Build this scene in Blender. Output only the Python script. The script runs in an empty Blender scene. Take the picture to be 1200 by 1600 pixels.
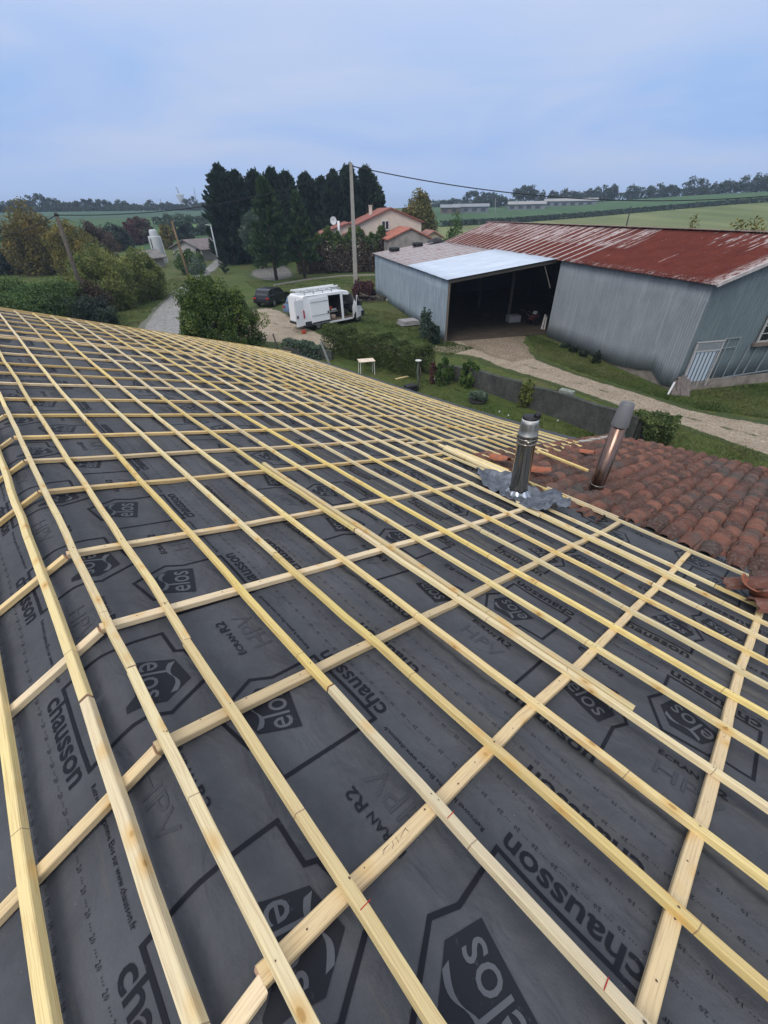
import bpy, bmesh, math, random
import numpy as np
from mathutils import Vector, Matrix
random.seed(7); rng = np.random.default_rng(7)
R = math.radians
scene = bpy.context.scene
COL = scene.collection
PI = math.pi

# ------------------------------------------------------------------ camera
F, HOR, ROLL, CAMH = 651.418, 330.2, -0.013628, 7.0
T = math.atan((800-HOR)/F)
FW = np.array([0, math.cos(T), -math.sin(T)]); UP = np.array([0, math.sin(T), math.cos(T)]); RT = np.array([1., 0, 0])
_c, _s = math.cos(ROLL), math.sin(ROLL)
R2 = RT*_c+UP*_s; U2 = -RT*_s+UP*_c
def ray(x, y): return FW+R2*(x-600)/F-U2*(y-800)/F
def gp(x, y, z=0.0):
    d = ray(x, y); return d*((z-CAMH)/d[2])+np.array([0, 0, CAMH])
def at(x, y, dist):
    d = ray(x, y); return d*(dist/math.hypot(d[0], d[1]))+np.array([0, 0, CAMH])
cd = bpy.data.cameras.new('camera'); cam = bpy.data.objects.new('camera', cd); COL.objects.link(cam)
M = Matrix(((R2[0], U2[0], -FW[0], 0), (R2[1], U2[1], -FW[1], 0), (R2[2], U2[2], -FW[2], CAMH), (0, 0, 0, 1)))
cam.matrix_world = M
cd.sensor_fit = 'VERTICAL'; cd.sensor_height = 36; cd.lens = F/1600*36; cd.clip_start = 0.05; cd.clip_end = 5000
scene.camera = cam

# ------------------------------------------------------------------ materials
MATS = {}
class NT:
    """tiny node helper"""
    def __init__(s, name, rough=.8, spec=.3, metal=0.0):
        s.m = bpy.data.materials.new(name); s.m.use_nodes = True
        s.n = s.m.node_tree.nodes; s.l = s.m.node_tree.links
        s.b = s.n['Principled BSDF']; s.out = s.n['Material Output']
        s.b.inputs['Roughness'].default_value = rough
        s.b.inputs['Specular IOR Level'].default_value = spec
        s.b.inputs['Metallic'].default_value = metal
        MATS[name] = s.m
    def put(s, sock, v):
        if isinstance(v, bpy.types.NodeSocket): s.l.new(v, sock)
        else: sock.default_value = v
    def node(s, t, **k):
        n = s.n.new(t)
        for a, b in k.items(): setattr(n, a, b)
        return n
    def coord(s, kind='Object'): return s.node('ShaderNodeTexCoord').outputs[kind]
    def attr(s, name, out='Fac'): return s.node('ShaderNodeAttribute', attribute_name=name).outputs[out]
    def rand(s): return s.node('ShaderNodeObjectInfo').outputs['Random']
    def mapv(s, v, scale=(1, 1, 1), loc=(0, 0, 0), rot=(0, 0, 0)):
        n = s.node('ShaderNodeMapping'); s.put(n.inputs['Vector'], v)
        n.inputs['Scale'].default_value = scale; s.put(n.inputs['Location'], loc); n.inputs['Rotation'].default_value = rot
        return n.outputs[0]
    def noise(s, v, scale=5, detail=4, rough=.55, out='Fac', dist=0):
        n = s.node('ShaderNodeTexNoise'); s.put(n.inputs['Vector'], v); n.inputs['Scale'].default_value = scale
        n.inputs['Detail'].default_value = detail; n.inputs['Roughness'].default_value = rough; n.inputs['Distortion'].default_value = dist
        return n.outputs[out]
    def voro(s, v, scale=5, feature='F1', out='Distance', rnd=1):
        n = s.node('ShaderNodeTexVoronoi', feature=feature); s.put(n.inputs['Vector'], v); n.inputs['Scale'].default_value = scale
        n.inputs['Randomness'].default_value = rnd
        return n.outputs[out]
    def math(s, op, a, b=0.0, c=None, clamp=False):
        n = s.node('ShaderNodeMath', operation=op, use_clamp=clamp); s.put(n.inputs[0], a); s.put(n.inputs[1], b)
        if c is not None: s.put(n.inputs[2], c)
        return n.outputs[0]
    def mix(s, f, a, b, blend='MIX'):
        n = s.node('ShaderNodeMix', data_type='RGBA', blend_type=blend)
        s.put(n.inputs[0], f)
        for i, v in ((6, a), (7, b)):
            if isinstance(v, tuple) and len(v) == 3: v = (*v, 1)
            s.put(n.inputs[i], v)
        return n.outputs[2]
    def rng(s, v, a, b, c=0.0, d=1.0):
        n = s.node('ShaderNodeMapRange', clamp=True); s.put(n.inputs[0], v)
        for i, x in enumerate((a, b, c, d)): s.put(n.inputs[i+1], x)
        return n.outputs[0]
    def sep(s, v):
        n = s.node('ShaderNodeSeparateXYZ'); s.put(n.inputs[0], v); return n.outputs
    def comb(s, x, y, z):
        n = s.node('ShaderNodeCombineXYZ')
        for i, v in enumerate((x, y, z)): s.put(n.inputs[i], v)
        return n.outputs[0]
    def col(s, v):
        if isinstance(v, tuple) and len(v) == 3: v = (*v, 1)
        s.put(s.b.inputs['Base Color'], v); return s
    def bump(s, h, strength=.3, dist=.02):
        n = s.node('ShaderNodeBump'); n.inputs['Strength'].default_value = strength; n.inputs['Distance'].default_value = dist
        s.put(n.inputs['Height'], h); s.l.new(n.outputs[0], s.b.inputs['Normal']); return s
    def rough(s, v): s.put(s.b.inputs['Roughness'], v); return s

def plain(name, c, rough=.6, metal=0.0, var=.12, scale=6, spec=.3, bump=.15):
    t = NT(name, rough, spec, metal); co = t.coord()
    n = t.noise(co, scale, 5)
    t.col(t.mix(t.rng(n, .3, .7), tuple(x*(1-var) for x in c), tuple(min(1, x*(1+var)) for x in c)))
    if bump: t.bump(t.noise(co, scale*6, 3), bump, .01)
    return t.m

def mat_wood(name, base, yellow, dark, mark=True):
    t = NT(name, .62, .25); uv = t.coord('UV'); r = t.rand()
    sh = t.math('MULTIPLY', r, 37.0)
    uvo = t.mapv(uv, (1, 1, 1), loc=t.comb(sh, t.math('MULTIPLY', r, 9.0), 0.0))
    grain = t.noise(t.mapv(uvo, (1.6, 60, 1)), 3, 6, .6, dist=.6)
    fine = t.noise(t.mapv(uvo, (9, 320, 1)), 3, 3, .6)
    tone = t.noise(t.mapv(uvo, (.8, 3, 1)), 1.6, 2)
    c = t.mix(t.rng(tone, .3, .7), base, yellow)
    c = t.mix(t.math('MULTIPLY', t.rng(grain, .48, .66), .65), c, dark)
    c = t.mix(t.math('MULTIPLY', t.rng(fine, .5, .75), .25), c, dark)
    # per-board tone
    c = t.mix(t.math('MULTIPLY', t.rng(r, .55, 1), .55), c, tuple(x*.9 for x in yellow))
    wn = t.node('ShaderNodeHueSaturation'); t.put(wn.inputs['Color'], c); t.put(wn.inputs['Value'], t.rng(t.math('FRACT', t.math('MULTIPLY', r, 13.7)), 0, 1, .78, 1.10)); t.put(wn.inputs['Saturation'], t.rng(t.math('FRACT', t.math('MULTIPLY', r, 5.3)), 0, 1, .72, 1.12))
    c = wn.outputs[0]
    k = t.voro(t.mapv(uvo, (7.0, 9.5, 1)), 1.0)
    c = t.mix(t.math('MULTIPLY', t.rng(k, .115, .075), .88), c, (.15, .075, .032))
    c = t.mix(t.math('MULTIPLY', t.rng(k, .34, .12), .6), c, (.58, .34, .10))
    if mark:
        m = t.math('ABSOLUTE', t.math('SUBTRACT', t.math('FRACT', t.math('MULTIPLY', t.math('ADD', t.sep(uvo)[0], t.math('MULTIPLY', t.sep(uvo)[1], .1)), .93)), .5))
        c = t.mix(t.math('MULTIPLY', t.rng(m, .0022, .0012), .65), c, (.16, .09, .06))
    t.col(c).bump(t.math('ADD', grain, fine), .25, .002)
    return t.m
W_BAT = mat_wood('pine_batten', (.68, .53, .28), (.74, .60, .25), (.44, .27, .11))
W_CB = mat_wood('pine_counter_batten', (.64, .47, .24), (.69, .51, .225), (.40, .24, .11), False)
W_RED = mat_wood('fresh_cut_end', (.50, .30, .19), (.55, .34, .2), (.4, .2, .12), False)

def mat_membrane():
    t = NT('membrane', .75, .12); uv = t.coord('UV')
    n1 = t.noise(t.mapv(uv, (1.2, 1.2, 1)), 1.3, 5); n2 = t.noise(uv, 9, 6, .65); n3 = t.noise(uv, 90, 3, .6)
    c = t.mix(t.rng(n1, .3, .72), (.052, .055, .061), (.084, .088, .096))
    c = t.mix(t.math('MULTIPLY', t.rng(n2, .45, .75), .35), c, (.105, .110, .118))
    c = t.mix(t.math('MULTIPLY', t.rng(n3, .4, .7), .2), c, (.045, .05, .06))
    dirt = t.noise(t.mapv(uv, (.5, 5, 1)), 2.2, 6, .7)
    c = t.mix(t.math('MULTIPLY', t.rng(dirt, .60, .80), .38), c, (.135, .115, .088))
    sp = t.voro(uv, 14); c = t.mix(t.math('MULTIPLY', t.rng(sp, .035, .02), .55), c, (.36, .34, .30))
    e = t.attr('edge'); c = t.mix(t.math('MULTIPLY', e, t.rng(n2, .3, .7, .15, .7)), c, (.13, .115, .095))
    t.col(c); t.rough(t.rng(n2, .3, .7, .62, .85))
    wr = t.noise(t.mapv(uv, (2.0, 2.6, 1), rot=(0, 0, .4)), 1.6, 3, .5, dist=.5)
    t.bump(t.math('ADD', t.math('MULTIPLY', wr, 1.0), t.math('MULTIPLY', n3, .05)), .95, .035)
    return t.m
M_MEM = mat_membrane()
def mat_print(name, c, stripe=False):
    t = NT(name, .65, .12); uv = t.coord('UV'); n = t.noise(uv, 26, 5, .7)
    base = t.mix(t.rng(n, .62, .8), c, (.075, .08, .09))
    if stripe:
        w = t.math('FRACT', t.math('MULTIPLY', t.sep(uv)[0], 85))
        base = t.mix(t.math('GREATER_THAN', w, .45), (.062, .066, .074), t.mix(.5, base, (.06, .064, .072)))
    t.col(base); return t.m
M_PRINT = mat_print('printed_ink', (.012, .013, .018))
M_LOGO = mat_print('printed_patch', (.016, .018, .023))
M_FAINT = mat_print('printed_hatch', (.028, .031, .039), True)
M_LITE = mat_print('unprinted_lettering', (.088, .094, .105))

# ------------------------------------------------------------------ object helpers
ORG = {}
def thing(name, label, cat, loc=(0, 0, 0), rotz=0.0, group=None):
    o = bpy.data.objects.new(name, None); COL.objects.link(o); o.empty_display_size = .2
    o.location = loc; o.rotation_euler = (0, 0, rotz); o['label'] = label; o['category'] = cat
    if group: o['group'] = group
    ORG[o.name] = np.array(loc, float)
    return o
def mk(name, V, Fc, mat, parent=None, world=False, smooth=False, uv=None, fm=None, attrs=None, sharp=None):
    """mesh object. world=True: V given in world coords (parent unrotated)"""
    V = np.asarray(V, float).reshape(-1, 3).copy(); o_loc = (0, 0, 0)
    if world and parent is not None: V -= ORG[parent.name]
    if world and parent is None:
        b = np.array([(V[:, 0].min()+V[:, 0].max())/2, (V[:, 1].min()+V[:, 1].max())/2, V[:, 2].min()]); V -= b; o_loc = tuple(b)
    me = bpy.data.meshes.new(name)
    if isinstance(Fc, np.ndarray):
        k = Fc.shape[1]; n = len(Fc)
        me.vertices.add(len(V)); me.vertices.foreach_set('co', V.astype(np.float32).ravel())
        me.loops.add(n*k); me.loops.foreach_set('vertex_index', Fc.astype(np.int32).ravel())
        me.polygons.add(n); me.polygons.foreach_set('loop_start', np.arange(0, n*k, k, dtype=np.int32))
        me.update(calc_edges=True)
    else:
        me.from_pydata([tuple(v) for v in V], [], Fc)
    mats = mat if isinstance(mat, (list, tuple)) else [mat]
    for m in mats: me.materials.append(m)
    if fm is not None: me.polygons.foreach_set('material_index', np.asarray(fm, np.int32))
    if smooth: me.polygons.foreach_set('use_smooth', np.ones(len(me.polygons), bool))
    if uv is not None:
        li = np.empty(len(me.loops), np.int32); me.loops.foreach_get('vertex_index', li)
        ul = me.uv_layers.new(name='UVMap'); ul.data.foreach_set('uv', np.asarray(uv, np.float32)[li].ravel())
    for k_, (dom, a) in (attrs or {}).items():
        at_ = me.attributes.new(k_, 'FLOAT', dom); at_.data.foreach_set('value', np.asarray(a, np.float32))
    me.update()
    o = bpy.data.objects.new(name, me); COL.objects.link(o); o.location = o_loc
    ORG[o.name] = np.array(o_loc, float)+(ORG[parent.name] if parent is not None else 0)
    if parent is not None:
        o.parent = parent; ORG[o.name] = ORG[parent.name]
    return o
def tag(o, label=None, cat=None, group=None, kind=None):
    if label: o['label'] = label
    if cat: o['category'] = cat
    if group: o['group'] = group
    if kind: o['kind'] = kind
    return o

class MB:
    """collects shapes -> one mesh"""
    def __init__(s): s.V = []; s.F = []; s.M = []; s.n = 0
    def add(s, V, Fc, mi=0):
        V = [tuple(v) for v in V]
        s.V += V; s.F += [tuple(i+s.n for i in f) for f in Fc]; s.M += [mi]*len(Fc); s.n += len(V); return s
    def box(s, c, d, rz=0.0, mi=0, ry=0.0, rx=0.0, bev=0.0):
        c = Vector(c); h = Vector(d)/2
        m = Matrix.Rotation(rz, 3, 'Z') @ Matrix.Rotation(ry, 3, 'Y') @ Matrix.Rotation(rx, 3, 'X')
        if bev > 0:
            b = bmesh.new(); bmesh.ops.create_cube(b, size=1)
            for v in b.verts: v.co = Vector((v.co.x*d[0], v.co.y*d[1], v.co.z*d[2]))
            bmesh.ops.bevel(b, geom=b.edges[:], offset=bev, segments=2, affect='EDGES', profile=.5)
            b.verts.ensure_lookup_table(); b.verts.index_update()
            s.add([m @ v.co+c for v in b.verts], [[v.index for v in f.verts] for f in b.faces], mi); b.free(); return s
        V = [m @ Vector((x*h.x, y*h.y, z*h.z))+c for x in (-1, 1) for y in (-1, 1) for z in (-1, 1)]
        return s.add(V, [(0, 1, 3, 2), (4, 6, 7, 5), (0, 4, 5, 1), (2, 3, 7, 6), (0, 2, 6, 4), (1, 5, 7, 3)], mi)
    def bar(s, a, b, w, h=None, mi=0, up=(0, 0, 1)):
        a = Vector(a); b = Vector(b); h = h or w; d = (b-a).normalized()
        x = d.cross(Vector(up))
        if x.length < 1e-3: x = d.cross(Vector((1, 0, 0)))
        x.normalize(); y = x.cross(d).normalized()
        V = [p+x*sx*w/2+y*sy*h/2 for p in (a, b) for sx, sy in ((-1, -1), (1, -1), (1, 1), (-1, 1))]
        return s.add(V, [(3, 2, 1, 0), (4, 5, 6, 7), (0, 1, 5, 4), (1, 2, 6, 5), (2, 3, 7, 6), (3, 0, 4, 7)], mi)
    def tube(s, pts, rad, seg=8, mi=0, caps=True):
        pts = [Vector(p) for p in pts]; rads = rad if isinstance(rad, (list, tuple)) else [rad]*len(pts)
        rings = []; prev = None
        for i, p in enumerate(pts):
            d = (pts[min(i+1, len(pts)-1)]-pts[max(i-1, 0)]).normalized()
            if prev is None: x = d.cross(Vector((0, 0, 1))) if abs(d.z) < .95 else d.cross(Vector((1, 0, 0)))
            else: x = prev-d*prev.dot(d)
            x.normalize(); prev = x; y = d.cross(x)
            rings.append([p+(x*math.cos(2*PI*k/seg)+y*math.sin(2*PI*k/seg))*rads[i] for k in range(seg)])
        V = [v for r_ in rings for v in r_]; Fc = []
        for i in range(len(pts)-1):
            for k in range(seg):
                Fc.append((i*seg+k, i*seg+(k+1) % seg, (i+1)*seg+(k+1) % seg, (i+1)*seg+k))
        if caps: Fc += [tuple(range(seg))[::-1], tuple(range((len(pts)-1)*seg, len(pts)*seg))]
        return s.add(V, Fc, mi)
    def prism(s, poly, z0, z1, mi=0, M_=None):
        n = len(poly); V = [(x, y, z0) for x, y in poly]+[(x, y, z1) for x, y in poly]
        if M_ is not None: V = [M_ @ Vector(v) for v in V]
        return s.add(V, [tuple(range(n))[::-1], tuple(range(n, 2*n))]+[(i, (i+1) % n, n+(i+1) % n, n+i) for i in range(n)], mi)
    def quad(s, a, b, c, d, mi=0): return s.add([a, b, c, d], [(0, 1, 2, 3)], mi)
    def sphere(s, c, r, seg=10, rings=6, mi=0):
        rr = r if isinstance(r, (tuple, list)) else (r, r, r); V = [(c[0], c[1], c[2]+rr[2])]; Fc = []
        for i in range(1, rings):
            for k in range(seg):
                a = PI*i/rings; b = 2*PI*k/seg
                V.append((c[0]+rr[0]*math.sin(a)*math.cos(b), c[1]+rr[1]*math.sin(a)*math.sin(b), c[2]+rr[2]*math.cos(a)))
        V.append((c[0], c[1], c[2]-rr[2])); L = len(V)-1
        for k in range(seg): Fc.append((0, 1+k, 1+(k+1) % seg)); Fc.append((L, 1+(rings-2)*seg+(k+1) % seg, 1+(rings-2)*seg+k))
        for i in range(rings-2):
            for k in range(seg): Fc.append((1+i*seg+k, 1+(i+1)*seg+k, 1+(i+1)*seg+(k+1) % seg, 1+i*seg+(k+1) % seg))
        return s.add(V, Fc, mi)
    def build(s, name, mat, parent=None, smooth=False, world=False, uv=None):
        return mk(name, s.V, s.F, mat, parent, world, smooth, uv, s.M)

# ------------------------------------------------------------------ roof surface (metres = units * S)
S = .65; PITCH = 0.29378939; HPL = 2.019682409
EU = np.array([-0.67122499, 0.74077923, -0.02651679]); EV = np.array([0.71446327, 0.63702098, -0.28938987]); EN = np.array([0.19748225, 0.21319099, 0.95684396])
CO = np.array([0.05636, 0.22979, 0.00845, 0.08617, -0.12115, -0.00561, 0.0, -0.03839, 0.03204, -0.10922, 0.04431])
VH = .40; A40 = R(40); DL = -EV*math.cos(A40)-EN*math.sin(A40); NL = np.cross(EU, DL); NL *= np.sign(NL[2])
O7 = np.array([0, 0, CAMH])
def base(u, v):
    u = np.asarray(u, float); v = np.asarray(v, float)
    U = (u-4)/8; V = (v-3)/5; k = .5; sp = k*np.logaddexp(0, (v-7.0)/k)
    w = CO[0]*U*U+CO[1]*U*V+CO[2]*V*V+CO[3]*U**3+CO[4]*U*U*V+CO[5]*U*V*V+CO[7]*U**4+CO[8]*sp+CO[9]*sp*U+CO[10]*sp*U*U
    return (-HPL+w)[..., None]*EN+u[..., None]*EU+v[..., None]*EV
def surf(u, v, off=0.0, rnd=0.0):
    """world point of the batten-top surface; v<VH continues down the far slope; off along the normal (m)"""
    u, v = np.broadcast_arrays(np.asarray(u, float), np.asarray(v, float)); off = np.broadcast_to(np.asarray(off, float), u.shape)
    Rp = base(u, np.maximum(v, VH)); e = 1e-3
    du = base(u+e, np.maximum(v, VH))-Rp; dv = base(u, np.maximum(v, VH)+e)-Rp
    n = np.cross(dv, du); n /= np.linalg.norm(n, axis=-1, keepdims=True); n *= np.sign(n[..., 2:3])
    Pt = Rp+np.where((v < VH)[..., None], (VH-v)[..., None]*DL, 0)
    if rnd > 0:   # rounded over the ridge
        w = np.clip((v-VH)/rnd, -1, 1); f = (1-np.abs(w))**2*rnd*.25*.75
        Pt = Pt-f[..., None]*np.array([0, 0, 1.0])*.9
        wr = (w+1)/2; wr = wr*wr*(3-2*wr); n = n*wr[..., None]+NL*(1-wr)[..., None]; n /= np.linalg.norm(n, axis=-1, keepdims=True)
    else: n = np.where((v < VH)[..., None], NL, n)
    return Pt*S+n*off[..., None]+O7
def wave(u, v):
    return .006*np.sin(u*3.1+1.3*v)*np.sin(v*2.3+.7)+.004*np.sin(u*7.3-v*1.1)+.003*np.sin(v*5.7+u*2.9)-.004
MO = -.060                                                  # membrane below batten tops
EDGES = [-1.2, 1.95, 2.385, 4.34, 6.30, 8.25, 10.2, 12.15]
def step(v):
    s_ = np.zeros_like(np.asarray(v, float))
    for e in EDGES:
        d = e-v; s_ = s_+np.where((d >= 0) & (d < .9), .004*(1-d/.9), 0)
    return s_
def mem(u, v, lift=0.0): return surf(u, v, MO+wave(np.asarray(u, float), np.asarray(v, float))+step(v)+lift, .22)

# grid of the membrane
house = thing('farmhouse', 'farmhouse with its roof stripped to dark membrane and pale battens, old tiles on one corner', 'house', tuple(surf(8, 7.0)*[1, 1, 0]))
vs = [-2.6]+list(np.arange(-2.4, 0, .12))+list(np.arange(0, .9, .04))+list(np.arange(.9, 5, .09))+list(np.arange(5, 14.1, .16))
for e in EDGES: vs += [e-.001, e+.001]
vs = np.array(sorted(vs)); us = np.array(list(np.arange(-5, 9, .12))+list(np.arange(9, 21.5, .25)))
def grid_obj(name, us, vs, fn, mat, parent, mask=None, attrs_fn=None):
    U, V = np.meshgrid(us, vs, indexing='ij'); P = fn(U, V).reshape(-1, 3); nv = len(vs)
    i, j = np.meshgrid(np.arange(len(us)-1), np.arange(nv-1), indexing='ij')
    q = np.stack([i*nv+j, (i+1)*nv+j, (i+1)*nv+j+1, i*nv+j+1], -1).reshape(-1, 4)
    if mask is not None:
        cu = (U[:-1, :-1]+U[1:, 1:])/2; cv = (V[:-1, :-1]+V[1:, 1:])/2; q = q[mask(cu, cv).ravel()]
    at_ = {k: ('POINT', f(U, V).ravel()) for k, f in (attrs_fn or {}).items()}
    return mk(name, P, q, mat, parent, True, True, np.stack([U.ravel(), V.ravel()], -1), None, at_)
def edge_attr(U, V):
    a = np.zeros_like(V)
    for e in EDGES: a = np.maximum(a, np.clip(1-np.abs(V-e-.05)/.13, 0, 1))
    return a
membrane = grid_obj('membrane', us, vs, mem, M_MEM, house, lambda u, v: ~((u < 4.4) & (v > 8.1)), {'edge': edge_attr})

# ------------------------------------------------------------------ print on the membrane
def text_mesh(txt, size, off=0.0, res=3, align='LEFT', shear=0.0):
    cu = bpy.data.curves.new('txt', 'FONT'); cu.body = txt; cu.size = size; cu.resolution_u = res; cu.offset = off; cu.align_x = align; cu.shear = shear
    o = bpy.data.objects.new('txt', cu); COL.objects.link(o)
    bpy.context.view_layer.update()
    me = o.to_mesh(); V = np.array([v.co[:2] for v in me.vertices]); Fc = [tuple(p.vertices) for p in me.polygons]
    o.to_mesh_clear(); bpy.data.objects.remove(o); bpy.data.curves.remove(cu)
    return V, Fc
def fit(txt, x0, x1, y0, h=None, off=0.0, res=3, rot=0.0):
    V, Fc = text_mesh(txt, 1.0, off, res); V = V.copy()
    mn, mx = V.min(0), V.max(0); sx = (x1-x0)/(mx[0]-mn[0]); sy = sx if h is None else h/(mx[1]-max(mn[1], 0))
    V[:, 0] = (V[:, 0]-mn[0])*sx; V[:, 1] = V[:, 1]*sy
    if rot:
        c, s = math.cos(rot), math.sin(rot); V = np.stack([V[:, 0]*c-V[:, 1]*s, V[:, 0]*s+V[:, 1]*c], -1)
    V += [x0, y0]; return V, Fc
def polyline2(pts, w, closed=True):
    n = len(pts); P = [Vector(p) for p in pts]; L = []; Rr = []
    for i in range(n):
        a = P[i-1] if (closed or i > 0) else P[i]; b = P[(i+1) % n] if (closed or i < n-1) else P[i]
        d1 = (P[i]-a).normalized() if (P[i]-a).length > 0 else (b-P[i]).normalized(); d2 = (b-P[i]).normalized() if (b-P[i]).length > 0 else d1
        n1 = Vector((-d1.y, d1.x)); n2 = Vector((-d2.y, d2.x)); m = (n1+n2).normalized(); k = w/2/max(.4, m.dot(n1))
        L.append(P[i]+m*k); Rr.append(P[i]-m*k)
    V = np.array([tuple(v) for v in L+Rr]); Fc = [(i, (i+1) % n, n+(i+1) % n, n+i) for i in range(n if closed else n-1)]
    return V, Fc
OUTL = [(.6, 0), (0, 0), (0, .595), (.205, .6), (.225, .648), (.49, .70), (.636, .438), (.585, .315)]
PENT = [(.505, .272), (.557, .442), (.462, .600), (.275, .575), (.188, .365)]
def swoosh():
    pts = []; n = 14
    top = [(.50-.0, .475)]; V = []; Fc = []
    for i in range(n+1):
        t = i/n; x = .515-.22*t; y = .492+.062*t+.022*math.sin(t*2*PI); w = .017*abs(math.cos(t*PI))**1.5+.002
        V += [(x, y+w), (x, y-w)]
    for i in range(n): Fc.append((2*i, 2*i+1, 2*i+3, 2*i+2))
    return np.array(V), Fc
def combine(parts, maxlen):
    """parts: (V,F,mat,lift) -> one bmesh-subdivided flat sheet"""
    out = []
    for V, Fc, mi, z in parts:
        b = bmesh.new(); vv = [b.verts.new((p[0], p[1], 0)) for p in V]
        for f in Fc:
            try: b.faces.new([vv[i] for i in f])
            except Exception: pass
        if maxlen:
            for _ in range(5):
                es = [e for e in b.edges if e.calc_length() > maxlen]
                if not es: break
                bmesh.ops.subdivide_edges(b, edges=es, cuts=1, use_grid_fill=False)
                bmesh.ops.triangulate(b, faces=[f for f in b.faces if len(f.verts) > 4])
        else: bmesh.ops.triangulate(b, faces=b.faces[:])
        b.verts.ensure_lookup_table(); b.verts.index_update()
        out.append((np.array([v.co[:] for v in b.verts])[:, :2], [[v.index for v in f.verts] for f in b.faces], mi, z)); b.free()
    V = []; Fc = []; Mi = []; Z = []; n = 0
    for v, f, mi, z in out:
        V.append(v); Fc += [[i+n for i in q] for q in f]; Mi += [mi]*len(f); Z += [z]*len(v); n += len(v)
    return np.concatenate(V), Fc, Mi, np.array(Z)
L1, L2 = .0018, .0030
chV = fit('chausson', .0, .6, -.118, None, .018, 3)
chV = (chV[0]*[1, .92]+[0, 0], chV[1])
logo = [(np.array(PENT), [(0, 1, 2, 3, 4)], 1, L1), (*fit('elos', .218, .492, .395, .150, .004, 3, R(-16.3)), 3, L2), (*swoosh(), 3, L2)]
outl = [(*polyline2(OUTL, .021), 0, L1)]
ecr = [(*fit('ÉCRAN', .84, 1.055, .352, .052, .012, 2), 0, L2), (*fit('R2', 1.085, 1.20, .348, .06, .014, 2), 0, L2), (*fit('HPV', .85, 1.20, .165, .125, .0, 2), 2, L1)]
url = [(*fit('Retrouvez la gamme Elos sur www.chausson.fr', .68, 1.35, -.02, None, .01, 1), 0, L1)]
PER = 1.42
def numrow(txt, y):
    P = []
    for i in range(15):
        x = i*PER/15
        V, Fc = text_mesh(txt, .031, 0.0, 1); P.append((V+[x, y], Fc, 0, L1))
        for k in range(3):
            a = x+.052+k*.012; P.append((np.array([(a, y+.009), (a+.005, y+.009), (a+.005, y+.0125), (a, y+.0125)]), [(0, 1, 2, 3)], 0, L1))
    return P
rows_ = numrow('20', -.165)+numrow('10', -.31)
K = {}
K['logo'] = combine(logo+outl, .055); K['ch'] = combine([(*chV, 0, L1)], .09); K['ecr'] = combine(ecr, .12); K['url'] = combine(url, 0); K['num'] = combine(rows_, 0)
K['logoL'] = combine(logo[:1]+outl, .16)
PV, PF, PM, PU = [], [], [], []; pn = 0
def stamp(key, typ, ou, ov):
    global pn
    V, Fc, Mi, Z = K[key]
    if typ == 1: u = ou-.6+V[:, 0]; v = ov-V[:, 1]
    else: u = ou+.6-V[:, 0]; v = ov+V[:, 1]
    Pt = surf(u, v); nn = np.where((v < VH)[:, None], NL, EN); dist = ((O7-Pt)*nn).sum(1); D_ = (Pt-O7)*(.060/np.maximum(dist, .4))[:, None]
    u = u+D_@EU/S; v = v+np.where(v < VH, -(D_@DL), D_@EV)/S   # ink lies 6 cm under the batten tops
    if u.max() < -4.8 or u.min() > 21: return
    if v.max() > 13.1: return
    P = mem(u, v, Z+.0006)
    c = (u < 4.4) & (v > 8.0)
    if c.any(): return
    PV.append(P); PF.extend([[i+pn for i in f] for f in Fc]); PM.extend(Mi); PU.append(V); pn += len(V)
ROLLS = [(2, .11, .28, 'a'), (1, 1.417, .203, 'a'), (1, 1.83, .31, 't'), (2, 2.39, .084, 'n'), (1, 3.697, -.014, 'a'), (2, 4.28, -.07, 'n'), (1, 5.59, .03, 'a'), (2, 6.15, -.25, 'n'), (1, 7.46, .6, 'a'),
         (2, 8.02, .4, 'n'), (1, 9.33, .9, 'a'), (2, 9.89, .2, 'n'), (1, 11.2, .5, 'a'), (2, 11.76, .1, 'n')]
for typ, ov, ou, md in ROLLS:
    for k in range(-4, 17):
        u0 = ou+k*PER
        if u0 < -4.5 or u0 > 21.3: continue
        near = u0 < 7.5 and ov < 6; mid = u0 < 13 and ov < 9
        if md != 't':
            stamp('logo' if mid else 'logoL', typ, u0, ov)
            if mid: stamp('ecr', typ, u0, ov)
            if near and not (typ == 2 and md == 'n'): stamp('url', typ, u0, ov)
        stamp('ch', typ, u0, ov)
        if u0 < 6.5 and ov < 4 and md != 'n': stamp('num', typ, u0, ov)
pr = mk('printed_lettering', np.concatenate(PV), PF, [M_PRINT, M_LOGO, M_FAINT, M_LITE], membrane, True, False, np.concatenate(PU), PM)

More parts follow.
